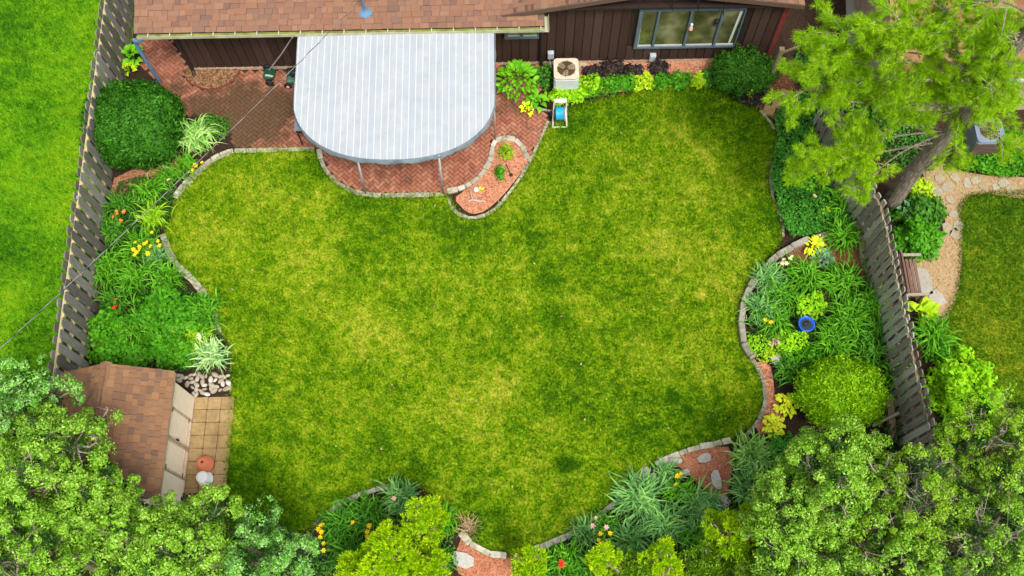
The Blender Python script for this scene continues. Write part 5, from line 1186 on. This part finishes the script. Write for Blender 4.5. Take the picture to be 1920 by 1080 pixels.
# ---- house bed
hosta('tall bright green leafy plant beside the awning and air conditioner', 970, 168, .74, .9, 165, 'hosta', .21, .55, 'leafy_perennial', 'plant', None, .5)
hosta('glossy green hosta between tall plant and hose reel', 1006, 196, .36, .35, 26, 'hosta', .17, .8)
hosta('small yellow leaved plant at the patio edge', 990, 206, .28, .25, 24, 'hosta_yellow', .12, .8)
mound('dark shadowed plant between tall leafy plant and air conditioner', 1018, 150, .35, .35, .5, 500, .09, 'boxdark')
for i, (x, y, rx, ry, mt_, lb) in enumerate([
        (1052, 186, .42, .24, 'lime', 'light green coral bells directly below the air conditioner'), (1080, 180, .36, .24, 'lime', 'light green coral bells just right of the hose reel'),
        (1106, 162, .42, .34, 'lime', 'bushy light green coral bells right of the air conditioner'), (1145, 162, .36, .24, 'shrub', 'mid green coral bells below the first dark plants'),
        (1175, 158, .34, .24, 'shrub', 'mid green coral bells below the second dark plant'), (1206, 158, .34, .26, 'hosta_lime', 'yellow green coral bells between the dark purple plants'),
        (1240, 156, .34, .24, 'shrub', 'mid green coral bells below the lone dark plant'), (1272, 154, .38, .26, 'shrub', 'mid green coral bells under the big window'),
        (1309, 156, .24, .22, 'hosta_lime', 'small yellow green plant nearest the dark round shrub'), (1330, 152, .3, .26, 'ivy', 'dark green low plant at the foot of the round shrub')]):
    mound(lb, x, y, rx, ry, .28, 420, .085, mt_, 'coral_bells', 'coral bells', 'coral bells along the house bed')
for x, y, rx, ry, lb in [(1112, 140, .3, .2, 'dark purple coral bells nearest the air conditioner'), (1148, 134, .42, .28, 'large dark purple coral bells left of the window'), (1185, 140, .34, .22, 'dark purple coral bells below the window corner'), (1234, 132, .26, .26, 'lone dark purple coral bells under the window')]:
    mound(lb, x, y, rx, ry, .3, 650, .075, 'purple', 'coral_bells', 'coral bells', 'dark coral bells at the foundation')
shrub('dark green round shrub at the right end of the house wall', 1392, 136, .45, .86, .62, .52, 6500, .07, 'boxdark', 2.2, 'round_shrub', rough=.06)
mound('low black green plant beside the stepping slabs', 1410, 184, .52, .28, .3, 800, .07, 'purple', 'coral_bells', 'coral bells', 'dark coral bells at the foundation')
mound('small yellow sprig on the black green plant', 1402, 190, .08, .08, .38, 14, .09, 'hosta_yellow')
mound('thin yellow green plant in the teardrop mulch bed', 950, 290, .2, .22, .42, 260, .05, 'globe')
mound('small dark green plant in the teardrop mulch bed', 938, 328, .13, .2, .35, 200, .06, 'shrub')
mound('tiny yellow weed on the chips by the white ball', 902, 356, .08, .08, .08, 20, .05, 'hosta_yellow')

# ---- dark ground cover beside the lawn (nobody could count it)
def cover(name, px, n, leaf, mat, label, hmax=.3):
    poly = smooth_path(GP(px), 2, True); q = scatter(poly, n)
    hz_ = hmax*(0.35+.65*(0.5+.5*np.sin(q[:, 0]*4.1+q[:, 1]*2.3)*np.cos(q[:, 1]*3.7-q[:, 0])))
    C = np.c_[q, 0.03+hz_*(.4+.6*RNG.random(n))]
    o = leafobj(name, leaves(C, np.tile([0, 0, 1.0], (n, 1)), np.full(n, leaf), .5, .6), M[mat], None); o['kind'] = 'stuff'; o['label'] = label; o['category'] = 'ground cover'
cover('ivy_cover', [(1455, 260), (1452, 215), (1500, 180), (1560, 200), (1610, 270), (1622, 350), (1606, 415), (1560, 430), (1500, 448), (1472, 440), (1455, 385), (1443, 330)], 11000, .075, 'ivy', 'dark green trailing ground cover between lawn and right fence')
cover('ivy_cover', [(1780, 300), (1800, 260), (1850, 250), (1920, 260), (1930, 330), (1860, 335), (1800, 325)], 3500, .085, 'shrub', 'bright leafy ground cover round the half hidden air conditioner', .4)
cover('ivy_cover', [(1600, 430), (1622, 430), (1640, 520), (1660, 600), (1685, 700), (1700, 800), (1680, 800), (1660, 700), (1640, 600), (1612, 500)], 1800, .06, 'ivy', 'thin ivy creeping along the foot of the right fence', .25)
cover('weed_cover', [(640, 1000), (700, 960), (800, 960), (850, 1010), (840, 1090), (600, 1090), (590, 1010)], 2500, .06, 'ivy', 'low dark foliage filling the bed under the bottom lilies', .2)
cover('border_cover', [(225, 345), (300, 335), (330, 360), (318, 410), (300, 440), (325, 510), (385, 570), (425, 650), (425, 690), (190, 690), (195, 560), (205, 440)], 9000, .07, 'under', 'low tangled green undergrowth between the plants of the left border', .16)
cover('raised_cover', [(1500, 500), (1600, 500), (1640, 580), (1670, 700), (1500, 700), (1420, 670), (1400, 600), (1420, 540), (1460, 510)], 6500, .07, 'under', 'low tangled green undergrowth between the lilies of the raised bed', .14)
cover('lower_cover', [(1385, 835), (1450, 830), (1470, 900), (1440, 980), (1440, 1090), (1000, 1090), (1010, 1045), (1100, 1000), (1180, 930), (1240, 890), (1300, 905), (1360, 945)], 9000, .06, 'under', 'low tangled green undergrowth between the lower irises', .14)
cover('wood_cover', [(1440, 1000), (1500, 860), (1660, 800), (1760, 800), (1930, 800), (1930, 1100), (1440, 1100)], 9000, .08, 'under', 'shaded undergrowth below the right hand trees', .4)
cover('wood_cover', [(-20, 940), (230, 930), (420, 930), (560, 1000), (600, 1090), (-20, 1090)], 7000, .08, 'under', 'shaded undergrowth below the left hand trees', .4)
cover('house_cover', [(1060, 195), (1100, 188), (1200, 170), (1330, 165), (1330, 150), (1200, 150), (1080, 170)], 1500, .06, 'shrub', 'short green seedlings between the coral bells', .12)
cover('side_cover', [(1500, 60), (1600, 100), (1700, 200), (1760, 300), (1720, 330), (1640, 300), (1560, 190), (1500, 170)], 4000, .08, 'ivy', 'shaded ground cover behind the fence below the pine', .3)
clump('green daylily among the dark ground cover by the fence', 1572, 385, .5, .5, 120, 'lily')
hosta('small yellow green hosta in the dark ground cover', 1546, 400, .22, .25, 16, 'hosta_lime', .13, .7)
clump('lily with a single pink flower in the ground cover', 1540, 368, .3, .35, 40, 'lily_dark', .02, 1.0, [('fl_pink', [(1527, 368)])])
mound('pale green weedy plant under the lowest pine branch', 1500, 345, .4, .35, .35, 500, .07, 'hosta')

# ---- raised bed on the right
clump('fountain shaped daylily at the top of the raised bed', 1574, 452, .56, .5, 150, 'lily')
hosta('yellow hosta at the top of the raised bed', 1524, 466, .36, .3, 55, 'hosta_yellow', .14, .55)
hosta('blue green hosta below the yellow hosta', 1540, 486, .38, .25, 40, 'hosta_blue', .13, .85)
mound('little purple white flowered plant beside the yellow hosta', 1537, 450, .1, .1, .25, 30, .06, 'fl_cream')
clump('short lily with cream flowers by the stone wall', 1480, 496, .26, .25, 40, 'lily', .02, 1.0, [('fl_cream', [(1470, 487), (1475, 494), (1481, 486), (1484, 480), (1467, 493)])])
clump('green daylily in the upper middle of the raised bed', 1510, 526, .58, .5, 150, 'lily')
clump('dense green daylily right of centre above the bird bath', 1572, 535, .62, .55, 170, 'lily')
clump('daylily with trailing leaves against the timber', 1625, 580, .62, .55, 160, 'lily')
clump('broad daylily right of the bird bath', 1582, 612, .66, .55, 170, 'lily')
clump('daylily next to the fence below the timber', 1640, 630, .58, .5, 150, 'lily_dark')
clump('arching daylily just below the bird bath', 1556, 652, .62, .5, 160, 'lily')
clump('daylily above the globe shrub near the fence', 1622, 672, .55, .5, 140, 'lily_dark')
clump('daylily squeezed between globe shrub and right fence', 1668, 712, .42, .45, 110, 'lily')
clump('dark lily left of the globe shrub', 1478, 700, .42, .4, 110, 'lily_dark')
clump('blue green grassy iris along the upper stone wall', 1436, 530, .5, .4, 170, 'iris', .022, .6, name='iris', cat='iris', group='iris clumps')
clump('blue green grassy iris along the middle of the stone wall', 1420, 585, .48, .4, 170, 'iris', .022, .6, name='iris', cat='iris', group='iris clumps')
clump('green lily with small yellow buds left of the bird bath', 1448, 606, .5, .4, 140, 'lily', .022, 1.0, [('fl_yellow', [(1435, 600), (1446, 605)])])
clump('grassy green lily in the left middle of the raised bed', 1462, 560, .48, .42, 130, 'lily')
mound('light green leafy plant above the bird bath', 1520, 575, .45, .36, .32, 700, .085, 'lime')
mound('light green plant left below the bird bath', 1480, 645, .5, .4, .3, 800, .07, 'lime')
mound('low plant dotted with yellow flowers along the lower stone wall', 1418, 648, .38, .3, .2, 600, .05, 'lime')
mound('yellow flowering edge plant at the bottom of the stone wall', 1440, 668, .3, .2, .18, 260, .05, 'hosta_lime')
mound('dry tan tuft in the lower raised bed', 1452, 645, .18, .15, .2, 160, .06, 'dry')
mound('dark leafy plant above the globe shrub', 1515, 680, .55, .4, .35, 900, .085, 'shrub')
shrub('bright green globe shrub clipped round beside the right fence', 1578, 738, .62, 1.05, .82, .66, 11000, .08, 'globe', 2.1, 'globe_shrub', rough=.035, jit=.85, aspect=.4)
hosta('yellow hosta beside the lower left of the globe shrub', 1470, 762, .36, .3, 60, 'hosta_yellow', .12, .7)
hosta('yellow hosta on the mulch strip near the bottom of the lawn', 1448, 800, .34, .28, 55, 'hosta_yellow', .12, .7)

# ---- lower beds
IR = dict(name='iris', cat='iris', group='iris clumps')
clump('tall striped iris clump right of the red mulch corner', 1402, 858, .52, .6, 190, 'variegated', .03, .6, **IR)
clump('blue green iris clump below the tall striped iris', 1408, 920, .58, .6, 190, 'iris', .03, .6, **IR)
mound('dark green shrub between striped iris and right trees', 1462, 860, .5, .6, .6, 1300, .07, 'ivy', 'dark_shrub', 'shrub')
clump('blue green iris below the white rock trio', 1248, 893, .38, .4, 120, 'iris', .026, .6, [('fl_yellow', [(1271, 893), (1276, 888)])], **IR)
clump('large blue green iris behind the long edging slabs', 1195, 935, .62, .55, 230, 'iris', .028, .6, **IR)
clump('green lily with a yellow flower in the middle of the lower bed', 1268, 925, .45, .45, 120, 'lily', .022, 1.0, [('fl_yellow', [(1268, 909)])])
clump('wide blue green iris right of the lower bed', 1310, 952, .58, .5, 200, 'iris', .028, .6, **IR)
clump('blue green iris in the middle of the lower bed', 1245, 985, .58, .5, 190, 'iris', .028, .6, **IR)
clump('lily with peach and yellow flowers behind the edging slabs', 1135, 988, .45, .45, 110, 'lily_dark', .022, 1.0, [('fl_pink', [(1118, 971), (1112, 986), (1136, 989)]), ('fl_yellow', [(1144, 1000), (1122, 1012), (1130, 1020), (1126, 1001)])])
clump('short blue iris at the front of the edging slabs', 1096, 1000, .4, .4, 110, 'iris', .024, .6, **IR)
clump('lily with a red flower near the bottom edge', 1062, 1052, .5, .45, 130, 'lily', .024, 1.0, [('fl_red', [(1052, 1054), (1055, 1060), (1050, 1061)])])
clump('lily with leaves spilling over the bottom edge', 1100, 1070, .5, .5, 120, 'lily_dark')
clump('lily left of the red flower at the bottom edge', 1012, 1062, .42, .4, 100, 'lily_dark')
clump('dark lily with a row of yellow flowers at its left', 640, 985, .55, .5, 150, 'lily_dark', .022, 1.0, [('fl_yellow', [(602, 986), (597, 992), (603, 998), (606, 984), (600, 1008), (607, 1019), (607, 1032)])])
clump('dark lily with three yellow flowers in the bottom bed', 692, 965, .58, .5, 170, 'lily_dark', .022, 1.0, [('fl_yellow', [(662, 980), (692, 986), (689, 998), (688, 1006)])])
clump('blue green iris with a pink flower at the top of the bottom bed', 755, 938, .48, .5, 170, 'iris', .026, .6, [('fl_pink', [(738, 934)])], **IR)
clump('dark lily below the yellow flowers in the bottom bed', 668, 1040, .6, .5, 170, 'lily_dark')
clump('dark lily at the right of the golden tree', 826, 978, .45, .45, 120, 'lily')
clump('dark lily under the right side of the golden tree', 812, 1048, .5, .45, 130, 'lily_dark')
clump('dark lily beside the bottom edge below the long edging slabs', 1030, 1075, .45, .45, 110, 'lily_dark')
clump('blue green iris between the two middle golden cypresses', 1180, 1015, .5, .5, 150, 'iris', .028, .6, **IR)
clump('green lily below the widest blue iris', 1290, 1010, .45, .45, 110, 'lily')
clump('wispy pale straw coloured plant beside the short edging slabs', 880, 990, .34, .6, 60, 'dry', .012, .2, name='wispy_plant', cat='plant', group=None)

# ---- beyond the right fence
mound('dark glossy broadleaf shrub beside the path above the bench', 1718, 405, .62, .42, .65, 2000, .10, 'boxdark', 'broadleaf_shrub', 'shrub')
mound('bright green broadleaf shrub just above the bench', 1712, 455, .60, .5, .65, 2200, .10, 'shrub', 'broadleaf_shrub', 'shrub')
mound('yellow green plant at the foot of the pine trunk', 1712, 362, .45, .3, .5, 600, .09, 'hosta_lime')
hosta('white edged hosta beside the pine trunk', 1692, 402, .26, .5, 12, 'hosta_blue', .17, .7)
hosta('large yellow green hosta at the lower end of the bench', 1724, 590, .42, .4, 24, 'hosta_lime', .26, .8)
clump('green daylily below the yellow hosta beyond the fence', 1742, 632, .58, .5, 150, 'lily')
mound('bright green bushy shrub beyond the lower right fence', 1795, 745, .86, .9, .9, 4200, .12, 'lime', 'bushy_shrub', 'shrub', aspect=.45)
mound('small weedy plant between bench lily and bushy shrub', 1760, 665, .35, .25, .25, 300, .08, 'shrub')
mound('green plant with tiny yellow flowers at the right lawn edge', 1800, 668, .3, .25, .3, 260, .08, 'lime')

# ================================================================== TREES
def crown_tree(name, label, x, y, zc, rx, rz, lobes, puffs, pr, nleaf, leaf, mat, bark='twig', bare=0.0, group='conifers along the bottom of the garden', seed=1, ry=None, base=None, feather=False):
    rg = np.random.default_rng(seed); c = G(x, y, zc); ry = ry or rx
    b0 = Vector((c.x, c.y, 0)) if base is None else Vector((*base, 0))
    root = thing(name, label, 'tree', b0, group)
    top = Vector((c.x, c.y, zc+rz*.5)); tr = MB().tube(smooth_path([b0, b0.lerp(top, .4)+Vector((.08, .05, 0)), top], 4), [.13-.1*k/8 for k in range(9)], 8)
    tr.build('trunk', M[bark], root, True)
    # lobes of foliage on the crown's outline
    lb = []
    for i in range(lobes):
        z = 1-1.35*((i+.5)/lobes); a = i*2.39996+seed; r_ = math.sqrt(max(0.05, 1-z*z))
        f = rg.uniform(.55, 1.2); lb.append((np.array([c.x+math.cos(a)*r_*rx*f, c.y+math.sin(a)*r_*ry*f, c.z+z*rz*f]), rg.uniform(.24, .42)*min(rx, rz)))
    C = []; D = []; TP = []; limb = MB(); twig = MB()
    for k, (lc, lr) in enumerate(lb):
        st = b0.lerp(top, min(.95, max(.25, (lc[2]/top.z)*.72))); e = Vector(lc)
        path = smooth_path([st, st.lerp(e, .35)+Vector((rg.normal()*.1, rg.normal()*.1, .12)), st.lerp(e, .7)+Vector((rg.normal()*.1, rg.normal()*.1, .1)), e], 3)
        limb.tube(path, [.042-.003*q for q in range(len(path))], 5)
        m_ = max(3, int(puffs/lobes*(lr/(.39*min(rx, rz)))**2))
        d_ = rg.normal(0, 1, (m_, 3)); d_[:, 2] = np.abs(d_[:, 2])*1.1-.35; d_ /= np.linalg.norm(d_, axis=1)[:, None]
        pc = lc+d_*lr*(.8+.35*rg.random((m_, 1)))*np.array([1.25, 1.25, .85])
        for q, dd in zip(pc, d_):
            isb = rg.random() < bare
            if isb or rg.random() < .3:
                o_ = path[int(rg.integers(3, len(path)))]; w1 = o_.lerp(Vector(q), .4)+Vector(rg.normal(0, .06, 3)); w2 = o_.lerp(Vector(q), .75)+Vector(rg.normal(0, .05, 3))
                up1 = Vector((0, 0, .1 if isb else -.06))
                twig.tube([o_, w1, w2+up1*.5, Vector(q)+up1], [.020, .016, .012, .006] if not isb else [.026, .021, .015, .007], 4, False)
                if isb:
                    for _ in range(2): twig.tube([w2+up1*.5, w2+Vector(rg.normal(0, .1, 3))+up1, w2+Vector(rg.normal(0, .2, 3))+up1*1.5], [.010, .007, .004], 3, False)
            if isb: continue
            s = pr*rg.uniform(.65, 1.3); L_ = int(nleaf*rg.uniform(.7, 1.2))
            u = rg.normal(0, 1, (L_, 3)); u[:, 2] = np.abs(u[:, 2]); u += dd*.5; u /= np.linalg.norm(u, axis=1)[:, None]
            sp_ = rg.normal(0, 1, (5, 3)); sp_[:, 2] = np.abs(sp_[:, 2]); sp_ /= np.linalg.norm(sp_, axis=1)[:, None]     # a few fans in each puff
            near = (u @ sp_.T).max(1); keepm = near > rg.uniform(.55, .9, L_); u = u[keepm]; L_ = len(u)
            rr_ = .72+.33*rg.random((L_, 1)); C.append(q+u*s*rr_*np.array([1.1, 1.1, .8])); D.append(u); TP.append((rr_[:, 0] > 1.0) & (u[:, 2] > .1))
    if not feather:
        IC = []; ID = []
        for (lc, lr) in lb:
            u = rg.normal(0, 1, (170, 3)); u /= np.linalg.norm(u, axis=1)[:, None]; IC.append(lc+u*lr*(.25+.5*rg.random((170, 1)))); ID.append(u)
        IC = np.concatenate(IC); leafobj('inner_foliage', leaves(IC, np.concatenate(ID), np.full(len(IC), leaf*1.3), .6, .5, .1), M['under'], root)  # dark leaves added inside the lobes so gaps read as shade
    C = np.concatenate(C); D = np.concatenate(D)
    co = leafobj('crown', leaves(C, D, np.full(len(C), leaf), .28, .55, .1) if not feather else leaves(C, rg.normal(0, 1, D.shape), np.full(len(C), leaf*2.0), .3, .26, .05, D+np.array([0, 0, .6])), M[mat], root)
    co.data.materials.append(M[mat+'_tip']); co.data.polygons.foreach_set('material_index', np.concatenate(TP).astype(np.int32))     # paler new growth, with top light painted into the upward tips
    o = limb.build('limbs', M[bark], root, True); o['kind'] = 'stuff'
    o = twig.build('twigs', M['twig_pale'], root); o['kind'] = 'stuff'
    return root
CT = 'cypress_tree'
crown_tree(CT, 'bluish green cypress at the far left edge above the shed corner', 5, 790, 3.2, 0.97, 1.27, 17, 216, 0.16, 192, 0.057, 'cypress_blue', seed=3, bare=.1)
crown_tree(CT, 'large light green cypress overlapping the shed roof', 112, 885, 3.3, 1.05, 1.36, 22, 341, 0.17, 204, 0.057, 'cypress', seed=5, ry=1.1, bare=.08)
crown_tree(CT, 'green cypress in the bottom left corner with bare inner branches', 70, 1045, 3.2, 1.05, 1.19, 18, 236, 0.17, 204, 0.057, 'cypress', seed=8, bare=.12)
crown_tree(CT, 'narrow green cypress covering the lower corner of the shed roof', 205, 965, 2.9, 0.70, 1.1, 14, 212, 0.16, 192, 0.057, 'cypress', seed=14)
crown_tree(CT, 'dense green cypress below the shed', 325, 1035, 3.0, 0.97, 1.19, 20, 302, 0.17, 204, 0.057, 'cypress', seed=12)
crown_tree(CT, 'pale bluish cypress standing over the lower left lawn corner', 505, 1060, 2.7, 0.78, 1.10, 16, 197, 0.16, 192, 0.054, 'cypress_blue', seed=17)
GT = 'golden_cypress'
for (x, y, zc, rx, rz, mt_, sd, lb) in [
        (795, 978, 1.6, .34, .9, 'cypress_gold', 21, 'bright golden cypress with the tallest tip in the bottom bed'), (732, 1040, 1.6, .42, .85, 'cypress_gold', 22, 'wide golden cypress in the middle of the bottom bed'),
        (682, 1078, 1.3, .4, .6, 'cypress_gold', 23, 'golden cypress leaning out at the left of the bottom bed'), (812, 1070, 1.4, .34, .7, 'cypress_gold', 24, 'golden cypress behind the dark lilies at the bottom edge'),
        (985, 1062, 1.2, .26, .8, 'cypress_gold', 25, 'slender golden cypress left of the red flower'),
        (1128, 1052, 1.3, .26, .8, 'cypress_gold', 28, 'narrow golden cypress right of the red flower'), (1185, 1072, 1.2, .3, .6, 'cypress_olive', 29, 'olive green cypress below the blue irises'),
        (1240, 1056, 1.3, .30, .8, 'cypress_gold', 31, 'golden cypress below the widest blue iris'), (1318, 1075, 1.3, .38, .6, 'cypress_olive', 32, 'olive green cypress beside the bottom stone slab'),
        (1372, 1000, 1.7, .45, .9, 'cypress_gold', 35, 'tall golden cypress between the lower bed and the right trees'), (1410, 1062, 1.7, .5, .8, 'cypress_olive', 36, 'bright green cypress below the tall golden one')]:
    crown_tree(GT, lb, x, y, zc, rx, rz, 11, int(135*rx/.42), .12, 110, .055, mt_, seed=sd, feather=True, group='golden cypresses along the bottom edge')
crown_tree(CT, 'pale tipped green cypress just below the globe shrub', 1560, 910, 2.8, 0.89, 1.10, 20, 308, 0.17, 204, 0.057, 'cypress', seed=41, bare=.08)
crown_tree(CT, 'green cypress at the bottom right of the iris clumps', 1480, 1020, 2.6, 0.81, 1.02, 17, 236, 0.17, 204, 0.057, 'cypress', seed=44, bare=.12)
crown_tree(CT, 'thin olive cypress with bare pale branches at the end of the fence', 1705, 958, 2.9, 1.01, 1.19, 17, 197, 0.16, 169, 0.054, 'cypress_olive', seed=47, bare=.35)
crown_tree(CT, 'olive green cypress at the right edge below the bushy shrub', 1860, 860, 3.0, 0.97, 1.10, 17, 216, 0.17, 181, 0.057, 'cypress_olive', seed=52, bare=.25)
crown_tree(CT, 'bare branched cypress in the bottom right corner', 1850, 1010, 3.2, 0.97, 1.10, 16, 197, 0.17, 181, 0.057, 'cypress', seed=55, bare=.35)
crown_tree(CT, 'green cypress at the bottom edge among the right trees', 1680, 1075, 2.9, 0.89, 1.02, 16, 203, 0.17, 192, 0.057, 'cypress', seed=58, bare=.2)

# ---- the pine beyond the right fence
pb = G(1672, 380); pine = thing('pine_tree', 'tall pine with leaning grey trunk and bright needles behind the right fence', 'tree', pb)
tk = [pb, pb+Vector((-.05, .05, 1.2)), pb+Vector((-.02, .02, 2.6)), pb+Vector((0.0, -.05, 4.2)), pb+Vector((.05, 0, 5.6)), pb+Vector((.02, .05, 7.0)), pb+Vector((0, 0, 8.6)), pb+Vector((.05, 0, 10.0))]
tks = smooth_path(tk, 3); nn_ = len(tks)
MB().tube(tks, [.245*(1-.75*k/(nn_-1))+(.05 if k == 0 else 0) for k in range(nn_)], 14).build('trunk', M['bark'], pine, True)
def trunk_at(z): return min(tks, key=lambda p: abs(p.z-z))
PB = [  # end pixel, end height, start height, spread, tufts
    (1500, 120, 5.2, 5.6, 1.0, 760), (1540, 60, 6.0, 6.2, 1.0, 700), (1480, 175, 4.6, 5.0, .75, 460), (1600, 100, 5.6, 5.6, 1.0, 720), (1640, 40, 6.6, 6.6, .9, 520),
    (1560, 190, 4.6, 4.9, .85, 620), (1650, 180, 4.6, 5.0, .8, 480), (1540, 290, 3.2, 3.4, .75, 520), (1500, 325, 2.7, 3.2, .6, 330), (1610, 290, 3.4, 3.6, .65, 360),
    (1612, 352, 2.7, 3.4, .45, 220), (1700, 60, 6.6, 6.8, .8, 380), (1780, 190, 4.2, 4.4, .8, 420), (1820, 130, 5.2, 5.4, .75, 300), (1880, 110, 5.4, 5.8, .8, 340), (1890, 200, 4.6, 4.8, .8, 360),
    (1790, 300, 2.6, 3.4, .4, 160), (1850, 40, 6.6, 7.0, .8, 280), (1910, 280, 3.4, 4.0, .6, 200), (1760, 20, 7.0, 7.4, .8, 260), (1765, 165, 5.0, 5.2, .6, 300), (1858, 112, 6.3, 6.2, .7, 300), (1822, 160, 5.6, 5.5, .7, 280), (1880, 60, 7.0, 6.8, .7, 240)]
lm = []; NP_ = []; ND_ = []; rg = np.random.default_rng(77)
for (ex, ey, ezz, sz, sp, nt_) in PB:
    e = G(ex, ey, ezz); s = trunk_at(sz); mid = s.lerp(e, .5)+Vector((rg.normal()*.22, rg.normal()*.22, .2+rg.normal()*.12))
    pts = smooth_path([s, mid, e], 4); MB().tube(pts, [.032-.026*k/8 for k in range(9)], 6).build('branch', M['bark'], pine, True)
    out = (e-s).normalized(); tw = MB()
    for k in range(20):
        t_ = (.62 if sz < 4.2 else .22)+(.38 if sz < 4.2 else .78)*rg.random(); o_ = s.lerp(mid, t_*2) if t_ < .5 else mid.lerp(e, t_*2-1)
        v = Vector((rg.normal(), rg.normal(), rg.normal()*.16+.05)).normalized(); v = (v+out*.8).normalized(); l_ = sp*rg.uniform(.35, 1.0)
        f = o_+v*l_; tw.tube([o_, o_.lerp(f, .5)+Vector((0, 0, .05)), f], [.014, .011, .005], 4, False)
        for j in range(int(nt_*1.12/20)):
            u = rg.random()**.6; q = o_.lerp(f, .15+.9*u)+Vector((rg.normal(), rg.normal(), rg.normal()*.7))*.06
            NP_.append(q[:]); dd = (v+Vector((rg.normal(), rg.normal(), rg.normal()+.7))*.45).normalized(); ND_.append(dd[:])
    lm.append(tw)
alltw = MB()
for t_ in lm: alltw.add(t_.v, t_.f)
o = alltw.build('twigs', M['twig_pale'], pine); o['kind'] = 'stuff'
NP_ = np.array(NP_); ND_ = np.array(ND_); nT = len(NP_); K = 26
c_ = np.repeat(NP_, K, 0); dd = np.repeat(ND_, K, 0)+rg.normal(0, .42, (nT*K, 3)); dd /= np.linalg.norm(dd, axis=1)[:, None]
ln = (.12+.08*rg.random(nT*K))[:, None]; sd = np.cross(dd, rg.normal(0, 1, (nT*K, 3))); sd /= np.linalg.norm(sd, axis=1)[:, None]
V = np.stack([c_-sd*.0045, c_+sd*.0045, c_+dd*ln], 1)
meshobj('crown', npmesh('crown', V, np.arange(nT*K*3).reshape(-1, 3), M['pine']), None, pine)
# dead snags on the trunk
for z_, a, l_ in ((3.3, 2.6, 1.0), (4.4, 1.2, .9), (5.0, 3.4, .8), (5.9, .6, .8), (2.7, 2.9, .7)):
    s = trunk_at(z_); MB().tube([s, s+Vector((math.cos(a)*l_*.6, math.sin(a)*l_*.6, .1)), s+Vector((math.cos(a+.2)*l_, math.sin(a+.2)*l_, .25))], [.03, .02, .007], 5).build('snag', M['twig'], pine)

# fallen leaves and bits on the lawn
n = 70; q = scatter(LAWN, n); C = np.c_[q, np.full(n, .065)]
o = leafobj('fallen_leaves', leaves(C, np.tile([0, 0, 1.0], (n, 1)), np.full(n, .06), .3, .5), M['dry'], None); o['kind'] = 'stuff'; o['label'] = 'dry tan leaves scattered over the main lawn'; o['category'] = 'leaves'
